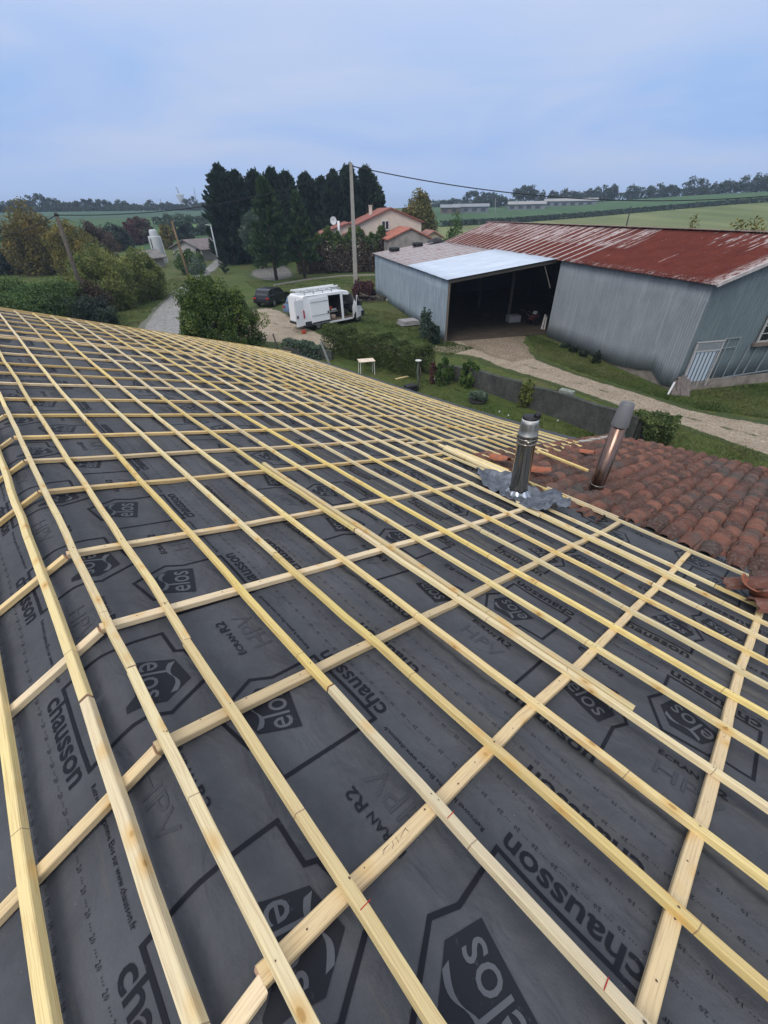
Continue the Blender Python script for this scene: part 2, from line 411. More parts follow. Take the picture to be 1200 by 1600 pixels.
# ------------------------------------------------------------------ battens
def sweep(name, pts_uv, width, thick, top_off, mat, parent, axis, step_=.35, lift=None):
    """batten along 'u' or counter batten along 'v'; pts_uv = (fixed, a, b)"""
    fx, a, b = pts_uv; n = max(2, int(abs(b-a)/step_)+1); t = np.linspace(a, b, n)
    wob = np.cumsum(rng.normal(0, .0048, n)); wob -= np.linspace(wob[0], wob[-1], n)
    hz = rng.normal(0, .0012, n)+(0 if lift is None else np.interp(t, lift[0], lift[1]))
    rings = []
    for sx, sz in ((-1, 0), (-1, 1), (1, 1), (1, 0)):
        f = fx+wob+sx*width/2/S
        off = top_off-(0 if sz else thick)+hz
        rings.append(surf(t, f, off) if axis == 'u' else surf(f, t, off))
    # small bevel: 8-gon section
    a0, a1, a2, a3 = rings; bv = .12
    R8 = [a0, a1+(a0-a1)*bv, a1+(a2-a1)*bv*.6, a2+(a1-a2)*bv*.6, a2+(a3-a2)*bv, a3]
    m = len(R8); V = np.stack(R8, 1).reshape(-1, 3); i = np.arange(n-1)[:, None]; k = np.arange(m)[None, :]
    q = np.stack([i*m+k, i*m+(k+1) % m, (i+1)*m+(k+1) % m, (i+1)*m+k], -1).reshape(-1, 4)
    Fc = [tuple(x) for x in q.tolist()]+[tuple(range(m))[::-1], tuple(range((n-1)*m, n*m))]
    fm = [0]*len(q)+[1, 1]
    uvx = np.repeat(t*S, m); uvy = np.tile(np.array([0, .024, .030, .062, .068, .092]), n)
    return mk(name, V, Fc, [mat, W_RED], parent, True, False, np.stack([uvx, uvy], -1), fm)
ROW = {1: .477, 2: .809, 3: 1.348, 4: 1.876, 5: 2.406, 6: 2.945, 7: 3.47, 8: 4.005, 9: 4.524, 10: 5.032, 11: 5.539, 12: 6.035, 13: 6.506, 14: 6.976, 15: 7.436, 16: 7.937, 17: 8.436, 18: 8.921, 19: 9.397, 20: 9.885, 21: 10.372, 22: 10.854, 23: 11.334, 24: 11.821, 25: 12.332, 26: 12.72}
CB = [-2.42, -1.39, -.433, .511, 1.567, 2.596, 3.64, 5.021, 5.987, 6.952, 8.031, 9.062, 10.172, 11.033, 11.965, 13.035, 13.965, 15.12, 15.42, 16.3, 17.2, 18.2, 19.2, 20.2, 21.1]
BW, BT = .030, .027
for r_, v in ROW.items():
    u0 = -4.5 if r_ <= 15 else 4.35-rng.uniform(0, .35); u1 = 21.3+rng.uniform(-.15, .12)
    if r_ == 14: u0 = 3.9
    if r_ == 13: u0 = -4.5
    if r_ >= 23: u0 += .15
    js = []; x = {4: 2.9, 5: 4.1, 6: 3.0, 7: 6.2, 8: 1.9}.get(r_, u0+rng.uniform(3, 7))
    while x < u1-2: js.append(x); x += rng.uniform(6.1, 7.2) if len(js) > 1 else 6.2
    js = js[:3]; seg = [u0]+js+[u1]
    for a, b in zip(seg[:-1], seg[1:]):
        sweep('batten', (v+rng.normal(0, .006), a+.004, b-.004), BW, BT, 0.0, W_BAT, house, 'u')
# doubled boards lying beside their neighbours
sweep('batten', (3.012, .06, 5.2), .036, BT, .004, W_BAT, house, 'u')
sweep('batten', (6.115, .2, 2.75), .030, .022, .006, W_BAT, house, 'u')
sweep('batten', (7.52, 1.6, 2.9), .030, .022, .004, W_BAT, house, 'u')
# battens on the far slope of the ridge
for v, a, b in ((.4-.205, -1.5, 2.1), (.4-.205, 2.12, 9.0), (.4-.205, 9.0, 21.2), (.4-.66, -1.5, 3.3), (.4-.66, 3.3, 21.2), (.4-1.2, -1.5, 21.2)):
    sweep('batten', (v, a, b), .036, .028, .003, W_BAT, house, 'u')
for i, u in enumerate(CB):
    uu = u+rng.normal(0, .01); w = .038 if i > 5 else .043
    cut = rng.uniform(.405, .47)
    if i == 3: uu = .511
    if 3 <= i <= 14 and i != 3: cut = .43
    right_end = 6.98 if u > 4.9 else (7.45 if u < 2.3 else {2.596: 6.3, 3.64: 6.2}.get(u, 7.45))
    sweep('counter_batten', (uu, cut, right_end), w, .027, -BT-.001, W_CB, house, 'v', .3)
    if u < 12: sweep('counter_batten', (uu-.02, -1.9, cut-.045-.03*rng.random() if i != 3 else .43), w-.004, .027, -BT-.001, W_CB, house, 'v', .3)
    if u > 4.9: sweep('counter_batten', (uu-.22+rng.normal(0, .03), 6.72, 12.95), w-.004, .027, -BT-.002, W_CB, house, 'v', .3)
sweep('counter_batten', (4.45, 7.2, 12.9), .05, .027, -BT-.001, W_CB, house, 'v', .3)
# verge board at the far gable, grey eaves strip
sweep('verge_board', (21.35, -1.8, 13.5), .03, .11, .012, W_CB, house, 'v', .4)

# walls under the roof
M_REND = plain('farmhouse_render', (.42, .38, .31), .9, scale=3, bump=.4)
def wall_poly(name, uvs, zb=0.0, thick=.35):
    P = surf([a for a, b in uvs], [b for a, b in uvs], -.16); n = len(P)
    V = list(P)+[(p[0], p[1], zb) for p in P]
    mk(name, V, [(i, i+1, n+i+1, n+i) for i in range(n-1)], M_REND, house, True)
wall_poly('wall', [(u, 12.55) for u in np.arange(4.6, 20.8, .5)])
wall_poly('wall', [(20.7, v) for v in np.arange(-4, 12.55, .5)]+[(20.7, 12.55)])

# ------------------------------------------------------------------ old clay tiles
def mat_tile():
    t = NT('clay_tiles', .85, .2); at_ = t.attr('tint'); co = t.coord()
    n = t.noise(co, 7, 6, .7); n2 = t.noise(co, 28, 4, .7)
    c = t.mix(t.rng(at_, 0, .55), (.058, .034, .029), (.135, .058, .043)); c = t.mix(t.rng(at_, .6, .9), c, (.20, .088, .062)); c = t.mix(t.rng(at_, .955, .975), c, (.34, .115, .062))
    c = t.mix(t.math('MULTIPLY', t.rng(n, .46, .66), .85), c, (.058, .046, .041))
    c = t.mix(t.math('MULTIPLY', t.rng(n2, .50, .70), .6), c, (.20, .165, .14))
    g = t.noise(co, 1.3, 3); c = t.mix(t.math('MULTIPLY', t.rng(g, .54, .66), .6), c, (.070, .075, .072))
    t.col(c).bump(t.math('ADD', n, n2), .6, .008); return t.m
M_TILE = mat_tile()
def tiles():
    V = []; Fc = []; A = []; n = 0; seg = 7; pitch = .295
    for ci in range(-1, 31):
        cu_ = 4.42-ci*pitch
        if cu_ < -4.4: break
        top = (7.05 if cu_ > 2.0 else 7.62)+rng.uniform(-.02, .1)
        if cu_ > 4.1: top = 7.25
        eave = 16.35+.1*math.sin(ci*.7)
        if cu_ > 3.9: eave = 16.1
        for kind in (0, 1):   # 0 channel, 1 cover
            u0 = cu_-(pitch/2 if kind == 0 else 0); v = top+rng.uniform(0, .12); L = .46; exp_ = .315
            rowshift = rng.uniform(0, .4); v += 0 if rng.random() < .5 else .05
            first = True
            while v < eave-.2:
                v1 = v+L; jw = rng.normal(0, .02); jh = rng.normal(0, .006); tl = rng.normal(0, .012)
                if first and rng.random() < .4: jw += rng.normal(0, .06); jh += .01
                tn = rng.random()*.93
                w0, w1 = (.078, .098) if kind == 1 else (.092, .074)
                for s_, (vv, w) in enumerate(((v, w0), (v1, w1))):
                    for k in range(seg+1):
                        a = PI*k/seg; x = math.cos(a)*w/S; z = math.sin(a)*w*.78
                        if kind == 0: z = -z
                        hh = (-.045+.0 if kind == 1 else .01)+z+jh+(.022 if (s_ == 1) else 0)*(1 if kind == 1 else 1)
                        V.append((u0+jw+x+(tl if s_ else -tl), vv, hh-.045)); A.append(tn)
                    # inner skin for thickness
                    for k in range(seg+1):
                        a = PI*k/seg; x = math.cos(a)*(w-.012)/S; z = math.sin(a)*(w-.012)*.78
                        if kind == 0: z = -z
                        hh = (-.045 if kind == 1 else .01)+z+jh+(.022 if (s_ == 1) else 0)
                        V.append((u0+jw+x+(tl if s_ else -tl), vv, hh-.045)); A.append(tn)
                m = 2*(seg+1)
                for k in range(seg): Fc.append((n+k, n+k+1, n+m+k+1, n+m+k)); Fc.append((n+seg+1+k, n+m+seg+1+k, n+m+seg+2+k, n+seg+2+k))
                for s_ in (0, 1):
                    for k in range(seg): b = n+s_*m; Fc.append((b+k, b+seg+1+k, b+seg+2+k, b+k+1))
                for k in (0, seg): Fc.append((n+k, n+m+k, n+m+seg+1+k, n+seg+1+k))
                n += 2*m; v += exp_; first = False
    V = np.array(V); P = surf(V[:, 0], V[:, 1], V[:, 2])
    tr = mk('tiled_roof', P, Fc, M_TILE, house, True, False, None, None, {'tint': ('POINT', A)})
    for p in tr.data.polygons: p.use_smooth = len(p.vertices) == 4
    tr['label'] = 'old lichen-stained curved clay tiles still on the corner of the roof'
    # a deck under the tiles so nothing shows through
    grid_obj('roof_deck', np.arange(-5, 4.5, .5), np.arange(7.3, 16.5, .5), lambda U, V: surf(U, V, -.17), plain('old_roof_boards', (.06, .04, .03)), house)
    # mortar verge along the step
    V = []; Fc = []; n = 0
    vv = np.arange(12.9, 16.3, .42)
    for a in vv:
        P = surf(np.array([4.44, 4.58, 4.58, 4.44]), np.array([a, a, a+.36, a+.36]), .0+rng.uniform(0, .02)); Q = surf(np.array([4.44, 4.58, 4.58, 4.44]), np.array([a, a, a+.4, a+.4]), -.1)
        V += list(P)+list(Q); Fc += [tuple(n+x for x in f) for f in ((0, 1, 2, 3), (7, 6, 5, 4), (0, 4, 5, 1), (1, 5, 6, 2), (2, 6, 7, 3), (3, 7, 4, 0))]; n += 8
    mk('verge_mortar', V, Fc, plain('mortar', (.34, .31, .27), .9, scale=20), house, True)
tiles()
wall_poly('wall', [(u, 15.9) for u in np.arange(-5, 4.4, .5)])
wall_poly('wall', [(4.3, v) for v in np.arange(12.4, 16.2, .4)])

# loose things on the roof
def frame_at(u, v, off=0.0):
    P = surf(u, v, off); e = 1e-2; a = surf(u+e, v, off)-P; b = surf(u, v+e, off)-P
    a /= np.linalg.norm(a); b -= a*(a@b); b /= np.linalg.norm(b); n = np.cross(b, a); return P, a, b, n
def loose_batten(label, u0, v0, u1, v1, off, w=.04, h=.025, group=None):
    a = surf(u0, v0, off); b = surf(u1, v1, off); L = np.linalg.norm(b-a)
    mb = MB(); mb.bar(a, b, w, h); n = 8
    uv = np.array([(0 if i < 4 else L, (i % 4)*.03) for i in range(8)])
    o = mb.build('loose_batten', W_BAT, None, False, True, uv); tag(o, label, 'wooden batten', group)
    return o
loose_batten('pale loose batten lying across the clay tiles between the two metal flues', 4.15, 9.42, 2.85, 9.2, .085)
for i, (a, b, c, d, lab) in enumerate([(5.1, 7.12, 3.55, 7.02, 'front board of the loose batten pile beside the shiny flue'), (5.3, 7.2, 3.45, 7.14, 'second board from the front in the loose batten pile beside the shiny flue'),
                          (4.9, 7.24, 3.6, 7.24, 'middle board of the loose batten pile beside the shiny flue'), (5.2, 7.31, 3.5, 7.33, 'fourth board in the loose batten pile, next to the rearmost one'), (5.0, 7.38, 3.7, 7.42, 'rearmost board of the loose batten pile beside the shiny flue')]):
    loose_batten(lab, a, b, c, d, .016+.004*(i % 2), group='loose battens piled beside the shiny flue')
def tile_pile():
    P, a, b, n = frame_at(-.36, 6.6, .02)
    t = thing('broken_tile', 'broken piece of clay tile, orange inside, lying on the battens at the right edge of the picture', 'broken tile', tuple(P))
    for k, (dx, dy, rz, sc) in enumerate([(0, 0, .3, 1), ]):
        pass
    return t
def tile_shard(label, u, v, off, rz, rx, sc, tint, mat=None):
    P, a, b, n = frame_at(u, v, off); seg = 7; V = []; Fc = []; A = []
    Mx = Matrix((Vector(a), Vector(b), Vector(n))).transposed() @ Matrix.Rotation(rz, 3, 'Z') @ Matrix.Rotation(rx, 3, 'X')
    for s_, (y, w) in enumerate(((-.13*sc, .08*sc), (.02*sc, .085*sc), (.15*sc, .092*sc))):
        for r_ in (0, .012):
            for k in range(seg+1):
                an = PI*k/seg*(.9 if s_ == 2 else 1); V.append(Mx @ Vector((math.cos(an)*(w-r_), y+(.012*math.sin(k*2.3) if s_ != 1 else 0), math.sin(an)*(w-r_)*.8)))
                A.append(tint)
    m = 2*(seg+1)
    for s_ in (0, 1):
        for k in range(seg): q = s_*m; Fc += [(q+k, q+k+1, q+m+k+1, q+m+k), (q+seg+1+k, q+m+seg+1+k, q+m+seg+2+k, q+seg+2+k)]
        for k in (0, seg): q = s_*m; Fc.append((q+k, q+m+k, q+m+seg+1+k, q+seg+1+k))
    for q in (0, 2*m):
        for k in range(seg): Fc.append((q+k, q+seg+1+k, q+seg+2+k, q+k+1))
    V = [np.array(v)+P for v in V]
    o = mk('clay_tile', V, Fc, M_TILE, None, True, False, None, None, {'tint': ('POINT', A)}); tag(o, label, 'roof tile')
    return o
tile_shard('bright orange broken clay tile lying hollow side up on the battens at the right edge', -.36, 6.62, .10, .4, 2.6, 1.15, .97)
tile_shard('brown clay tile on edge just left of the orange broken tile on the battens', -.20, 6.66, .06, 1.3, .5, 1.0, .6)
tile_shard('grey-brown clay tile nearest the viewer under the orange broken tile on the battens', -.50, 6.42, .03, .9, .2, 1.0, .7)
tile_shard('dark clay tile behind the orange broken tile on the battens', -.38, 6.90, .04, -.2, .3, 1.05, .4)
tile_shard('orange tile leaning at the cut edge of the membrane left of the shiny flue', 4.15, 7.8, .04, 1.6, .1, .95, .99)
tile_shard('orange tile lying on the clay tiles just behind the shiny flue', 3.35, 8.05, .05, 1.2, .2, .9, .985)
tile_shard('orange tile peeping out between brown tiles beyond the end of the loose batten', 3.7, 11.3, .03, 1.5, .1, .8, .98)

# flues
def mat_steel(name, c, rough=.16, var=.3):
    t = NT(name, rough, .5, 1.0); co = t.coord()
    n = t.noise(t.mapv(co, (9, 9, .8)), 4, 5, .6); t.col(t.mix(t.rng(n, .3, .7), tuple(x*(1-var) for x in c), c)); t.rough(t.rng(n, .3, .7, rough*.6, rough*1.8)); t.bump(t.noise(co, 5, 2), .08, .02)
    return t.m
M_ST = mat_steel('polished_steel', (.40, .365, .31), .14); M_ST2 = mat_steel('brown_tint_steel', (.27, .175, .14), .22, .5); M_GALV = mat_steel('dull_galvanised', (.36, .36, .34), .45, .2)  # brownish reflections are put into the tint of both flue steels
M_LEAD = plain('flashing_lead', (.15, .165, .19), .36, .6, .45, 14, bump=.9); M_ALU = plain('crimped_aluminium', (.62, .66, .70), .3, .8, .2, 20); M_BLK = plain('black_plastic', (.012, .012, .014), .45, scale=20)
def lathe(mb, prof, seg=32, mi=0, cap=True):
    V = [(r_*math.cos(2*PI*k/seg), r_*math.sin(2*PI*k/seg), z) for r_, z in prof for k in range(seg)]
    Fc = [(i*seg+k, i*seg+(k+1) % seg, (i+1)*seg+(k+1) % seg, (i+1)*seg+k) for i in range(len(prof)-1) for k in range(seg)]
    if cap: Fc.append(tuple(range((len(prof)-1)*seg, len(prof)*seg)))
    mb.add(V, Fc, mi); return mb
P, a, b, n = frame_at(2.93, 6.47, 0)
fl = thing('metal_flue', 'shiny stainless flue with black cap standing in crumpled flashing on the battens', 'chimney flue', tuple(P))
fl.rotation_euler = (R(-1.5), R(-1.2), 0)
lathe(MB(), [(.092, -.15), (.092, .60), (.098, .605), (.098, .625), (.094, .63)], 40).build('pipe', M_ST, fl, True)
lathe(MB(), [(.094, .63), (.095, .70), (.100, .705), (.100, .715), (.094, .72), (.092, .78), (.086, .83), (.080, .862)], 40).build('collar', M_GALV, fl, True)
cl = lathe(MB(), [(.100, .655), (.104, .66), (.104, .674), (.100, .68)], 40, cap=False); cl.box((-.02, -.118, .667), (.04, .02, .02)); cl.build('clamp_band', M_ST, fl, True)
mb = lathe(MB(), [(.065, .86), (.080, .863), (.078, .89), (.05, .90), (.0, .902)], 32, cap=False); mb.build('cap', M_BLK, fl, True)
lathe(MB(), [(.081, .856), (.083, .862), (.081, .872)], 32, cap=False).build('seal_ring', plain('white_seal', (.75, .75, .74), .5), fl, True)
MB().sphere((.055, -.02, .905), .036, 14, 10).build('cap_knob', M_BLK, fl, True)
# crimped skirt and crumpled flashing
seg = 60; V = []; Fc = []
for i, (r_, z) in enumerate([(.099, .075), (.11, .05), (.135, .0), (.155, -.045)]):
    for k in range(seg):
        th = 2*PI*k/seg; rr = r_+(.008*i*math.sin(th*9)+.005*math.sin(th*17+1)); V.append((rr*math.cos(th), rr*math.sin(th), z+.01*math.sin(th*5)))
for i in range(3):
    for k in range(seg): Fc.append((i*seg+k, i*seg+(k+1) % seg, (i+1)*seg+(k+1) % seg, (i+1)*seg+k))
mk('skirt', V, Fc, M_ALU, fl, smooth=True)
V = []; Fc = []; ns = 72; nr = 9
Mi = np.stack([a, b, n], 1)
for i in range(nr):
    t_ = i/(nr-1)
    for k in range(ns):
        th = 2*PI*k/ns; ext = .19+.22*abs(math.cos(th))**1.5+.05*math.sin(th*3+1)+.03*math.sin(th*7)
        r_ = .11+t_*ext; z = -.02+.022*math.sin(th*5+t_*3)*t_+.020*math.sin(th*11+2+t_*7)*t_+.016*math.sin(th*19+t_*13)*t_+.010*math.sin(th*31+t_*23)+(.10*max(0, math.cos(th-2.6))**3+.14*max(0, math.cos(th-1.0))**4+.10*max(0, math.cos(th+.3))**6)*t_**2
        p = Mi @ np.array([r_*math.cos(th)*1.05, r_*math.sin(th)*.85, z+.03]); V.append(p)
for i in range(nr-1):
    for k in range(ns): Fc.append((i*ns+k, i*ns+(k+1) % ns, (i+1)*ns+(k+1) % ns, (i+1)*ns+k))
fo = mk('flashing', V, Fc, M_LEAD, fl, smooth=True); md = fo.modifiers.new('thick', 'SOLIDIFY'); md.thickness = .004
P, a, b, n = frame_at(2.4, 8.78, -.05)
f2 = thing('metal_flue', 'tall brown-reflecting flue with dull tapered grey cowl rising from the clay tiles', 'chimney flue', tuple(P+np.array([-.04, 0, 0]))); f2.rotation_euler = (R(-.5), R(2.2), 0)
lathe(MB(), [(.081, -.12), (.081, .99)], 40).build('pipe', M_ST2, f2, True)
lathe(MB(), [(.087, .0), (.087, .10), (.09, .105), (.09, .115), (.083, .118)], 40, cap=False).build('base_collar', mat_steel('dark_steel', (.22, .2, .18), .35), f2, True)
lathe(MB(), [(.082, .90), (.094, .903), (.096, .91), (.075, 1.175), (.073, 1.18), (.066, 1.17), (.066, 1.0)], 40).build('cowl', plain('matt_grey_cowl', (.20, .205, .21), .6, .3, .08), f2, True)
mb = MB()
for k in range(9):
    th = 2*PI*k/9; mb.box((.12*math.cos(th), .12*math.sin(th), -.02+.03*math.sin(k*2.1)), (.12, .08, .006), th, 0, .5+.2*math.sin(k))
mb.build('skirt', M_ALU, f2)

# pencil and red marks on the battens near the camera (strokes on the timber itself)
M_RED = plain('red_crayon', (.35, .02, .02), .8, bump=0); M_PEN = plain('pencil', (.09, .06, .045), .8, bump=0)
def strokes(name, lines, w, mat, u, v, du, dv, off=.0012):
    V = []; Fc = []; n_ = 0
    for ln in lines:
        P2, F2 = polyline2(ln, w, False)
        for p in P2: V.append(surf(u+p[0]*du, v+p[1]*dv, off))
        Fc += [tuple(i+n_ for i in f) for f in F2]; n_ += len(P2)
    mk(name, V, Fc, mat, house, True)
strokes('red_mark', [[(0, -.022), (0, .022), (.05, .022)]], .005, M_RED, .13, ROW[1], 1, 1)
strokes('red_mark', [[(0, -.026), (0, .026)]], .004, M_RED, .42, ROW[2], 1, 1)
strokes('red_mark', [[(0, -.026), (0, .026)]], .004, M_RED, .42, ROW[3], 1, 1)
strokes('red_mark', [[(0, -.026), (0, .026)]], .004, M_RED, -.30, ROW[3], 1, 1)
strokes('pencil_mark', [[(0, .0), (.01, .02), (.012, .04)], [(.012, .01), (.012, .05)], [(-.01, .05), (.0, .065), (.012, .07)], [(-.01, .09), (.015, .095)], [(.0, .11), (.014, .16)], [(-.006, .16), (.014, .155)]], .002, M_PEN, .511, 1.0, 1, 1, -BT+.0006)

# nail heads with their dark splits where battens cross counter battens
V = []; Fc = []; n_ = 0
for r_, v in ROW.items():
    for u in CB:
        if (r_ > 15 and u < 4.5) or u > 12 or r_ > 20: continue
        for k in range(2 if rng.random() < .4 else 1):
            uu = u+rng.normal(0, .012); vv = v+rng.normal(0, .008); rr = rng.uniform(.002, .0045); m = 6
            for q_ in range(m): V.append(surf(uu+math.cos(q_*PI/3)*rr/S*rng.uniform(.6, 1.6), vv+math.sin(q_*PI/3)*rr/S*rng.uniform(.5, 1), .0018))
            Fc.append(tuple(range(n_, n_+m))); n_ += m
for u in CB[:12]:
    for v in np.arange(.6, 7, .31):
        uu = u+rng.normal(0, .008); vv = v+rng.normal(0, .05); rr = rng.uniform(.0018, .0035)
        for q_ in range(6): V.append(surf(uu+math.cos(q_*PI/3)*rr/S, vv+math.sin(q_*PI/3)*rr/S*rng.uniform(.7, 1.5), -BT+.0008))
        Fc.append(tuple(range(n_, n_+6))); n_ += 6
tag(mk('nail_heads', V, Fc, plain('rusty_nail', (.07, .045, .03), .7, bump=0), house, True), kind='stuff')

# ================================================================== SURROUNDINGS
def smooth(x): x = np.clip(x, 0, 1); return x*x*(3-2*x)
def terr(x, y):
    r = np.hypot(x, y)
    return 8.6*smooth((r-60)/290)+.25*np.sin(x*.03)*np.sin(y*.025)*smooth((r-55)/60)+.9*smooth((r-350)/400)+4.6*smooth((r-190)/150)*smooth((np.degrees(np.arctan2(x, y))-12)/26)*(np.asarray(y) > 0)
def tz(x, y): return float(terr(np.array(x, float), np.array(y, float)))
def gpos(px, py, dist=None):
    """ground point under a pixel (marching to the terrain)"""
    d = ray(px, py); h = math.hypot(d[0], d[1])
    if dist is None:
        lo = 8.
        for k in range(4000):
            lo += .25; p = d*(lo/h)+O7
            if p[2] <= tz(p[0], p[1]): break
        dist = lo
    p = d*(dist/h)+O7; return np.array([p[0], p[1], tz(p[0], p[1])])

def mat_ground():
    t = NT('meadow_grass', .9, .15); co = t.coord()
    n1 = t.noise(co, .35, 6, .6); n2 = t.noise(co, 3.5, 6, .7); n3 = t.noise(co, 22, 4, .7); nb = t.noise(co, .04, 3)
    c = t.mix(t.rng(n1, .35, .65), (.058, .092, .020), (.105, .120, .034))
    c = t.mix(t.rng(n2, .42, .68), c, (.040, .066, .018))
    c = t.mix(t.math('MULTIPLY', t.rng(n3, .55, .75), .7), c, (.12, .115, .05))
    c = t.mix(t.math('MULTIPLY', t.rng(nb, .5, .6), .35), c, (.11, .105, .045)); c = t.mix(t.math('MULTIPLY', t.rng(n1, .56, .7), .75), c, (.10, .083, .048))
    far = t.rng(t.node('ShaderNodeVectorMath', operation='LENGTH').outputs['Value'], 0, 1) if False else None
    t.col(c).bump(t.math('ADD', n2, n3), .8, .06); return t.m
M_GRASS = mat_ground()
def mat_field(name, a, b, stripe=0.0, rot=0.0, sc=.02):
    t = NT(name, .95, .1); co = t.coord(); n = t.noise(co, sc, 5, .6); n2 = t.noise(t.mapv(co, (1, .15, 1), rot=(0, 0, rot)), .12, 5, .6); n3 = t.noise(co, 1.2, 4)
    c = t.mix(t.rng(n, .35, .65), a, b); c = t.mix(t.math('MULTIPLY', t.rng(n2, .4, .65), .5+stripe), c, tuple(x*1.35 for x in b)); c = t.mix(t.math('MULTIPLY', t.rng(n3, .5, .7), .3), c, a)
    t.col(c); return t.m
M_F1 = mat_field('green_field', (.040, .085, .035), (.055, .10, .042)); M_F2 = mat_field('pale_stubble_field', (.095, .125, .045), (.145, .160, .070), .2, R(20)); M_F3 = mat_field('bright_field', (.07, .13, .045), (.085, .145, .05)); M_F4 = mat_field('bluish_crop_field', (.045, .085, .055), (.055, .095, .062))
# ground sheet
rs = np.concatenate([np.arange(0, 60, 3.), np.arange(60, 400, 10.), np.geomspace(400, 3500, 22)]); th = np.linspace(0, 2*PI, 121)
Rr, Th = np.meshgrid(rs, th, indexing='ij'); X = Rr*np.cos(Th); Y = Rr*np.sin(Th); Z = terr(X, Y); nv = len(th)
i, j = np.meshgrid(np.arange(len(rs)-1), np.arange(nv-1), indexing='ij')
q = np.stack([i*nv+j, (i+1)*nv+j, (i+1)*nv+j+1, i*nv+j+1], -1).reshape(-1, 4)
tag(mk('ground', np.stack([X, Y, Z], -1).reshape(-1, 3), q, M_GRASS, None, False, True), kind='structure')
def sheet(name, az0, az1, r0, r1, mat, lift=.02, wob=.0, kind='structure'):
    """terrain-following sheet between azimuths (deg from +y, + to the right) and radii; r may be functions of azimuth"""
    az = np.linspace(az0, az1, 60); f0 = r0 if callable(r0) else (lambda a: r0); f1 = r1 if callable(r1) else (lambda a: r1)
    P = []; nt = 24
    for a in az:
        for t_ in np.linspace(0, 1, nt):
            r_ = f0(a)+(f1(a)-f0(a))*t_; P.append((r_*math.sin(R(a)), r_*math.cos(R(a))))
    P = np.array(P); Zs = terr(P[:, 0], P[:, 1])+lift
    i, j = np.meshgrid(np.arange(len(az)-1), np.arange(nt-1), indexing='ij'); q = np.stack([i*nt+j, i*nt+j+1, (i+1)*nt+j+1, (i+1)*nt+j], -1).reshape(-1, 4)
    o = mk(name, np.column_stack([P, Zs]), q, mat, None, False, True); return tag(o, kind=kind)
def az_px(x, y=330): d = ray(x, y); return math.degrees(math.atan2(d[0], d[1]))
def rpx(x, y): p = gpos(x, y); return math.hypot(p[0], p[1])
a_l, a_r = az_px(-250), az_px(1450)
sheet('field', a_l, az_px(330), 118, 235, M_F1, .06)
sheet('field', a_l, az_px(330), 240, 345, M_F4, .06)
sheet('field', az_px(255), az_px(345), 155, 190, M_F3, .12)
_hx = [(640, 356), (700, 354), (811, 348), (900, 341), (1000, 332), (1100, 323), (1195, 316)]
_ha = [az_px(x) for x, y in _hx]; _hr = [min(rpx(x, y), 325) for x, y in _hx]
print('hedge r', _hr)
def hr_(a): return float(np.interp(a, _ha, _hr))
sheet('field', az_px(640), a_r, lambda a: 60, lambda a: hr_(a)-1, M_F2, .05)
sheet('field', az_px(640), a_r, lambda a: hr_(a)+1, 345, M_F1, .06)

# --- foliage ------------------------------------------------------
def mat_leaf(name, cols, rough=.6, trans=.25, far=False):
    cols = tuple(tuple(v*1.6 for v in c) for c in cols)
    t = NT(name, rough, .25); a = t.attr('tint'); co = t.coord(); n = t.noise(co, .9, 3)
    c = t.mix(t.rng(a, 0, .5), cols[0], cols[1]); c = t.mix(t.rng(a, .5, 1), c, cols[2])
    c = t.mix(t.math('MULTIPLY', t.rng(n, .35, .65), .35), c, cols[0])
    t.col(c)
    d = t.node('ShaderNodeBsdfTranslucent'); t.l.new(t.b.inputs['Base Color'].links[0].from_socket, d.inputs[0])
    m = t.node('ShaderNodeMixShader'); m.inputs[0].default_value = trans
    t.l.new(t.b.outputs[0], m.inputs[1]); t.l.new(d.outputs[0], m.inputs[2]); t.l.new(m.outputs[0], t.out.inputs[0]); return t.m
LF = {
 'conifer': mat_leaf('conifer_needles', ((.008, .018, .010), (.015, .031, .017), (.030, .050, .024))),
 'pine': mat_leaf('pine_needles', ((.016, .034, .014), (.030, .055, .022), (.05, .08, .032))),
 'bush': mat_leaf('evergreen_leaves', ((.020, .038, .011), (.055, .085, .018), (.115, .14, .032))),
 'hedge': mat_leaf('hedge_leaves', ((.020, .032, .010), (.048, .068, .020), (.12, .14, .05))),
 'mid': mat_leaf('green_leaves', ((.028, .052, .015), (.058, .098, .024), (.10, .14, .038))),
 'olive': mat_leaf('drooping_leaves', ((.045, .062, .018), (.115, .135, .035), (.22, .225, .068))),
 'autumn': mat_leaf('autumn_leaves', ((.050, .048, .014), (.115, .092, .024), (.20, .14, .034))),
 'gold': mat_leaf('golden_leaves', ((.06, .06, .016), (.13, .11, .026), (.22, .16, .04))),
 'brown': mat_leaf('brown_twigs', ((.030, .022, .016), (.062, .043, .030), (.10, .07, .045))),
 'red': mat_leaf('reddish_leaves', ((.035, .018, .018), (.07, .028, .028), (.11, .05, .04))),
 'grey': mat_leaf('grey_green_leaves', ((.03, .05, .035), (.055, .08, .055), (.09, .12, .08))),
 'dark': mat_leaf('dark_leaves', ((.012, .020, .014), (.022, .034, .022), (.04, .055, .032))),
 'far': mat_leaf('far_leaves', ((.018, .030, .020), (.030, .045, .028), (.048, .062, .036))),
}
M_BARK = plain('bark', (.085, .065, .05), .9, scale=8, bump=.6)
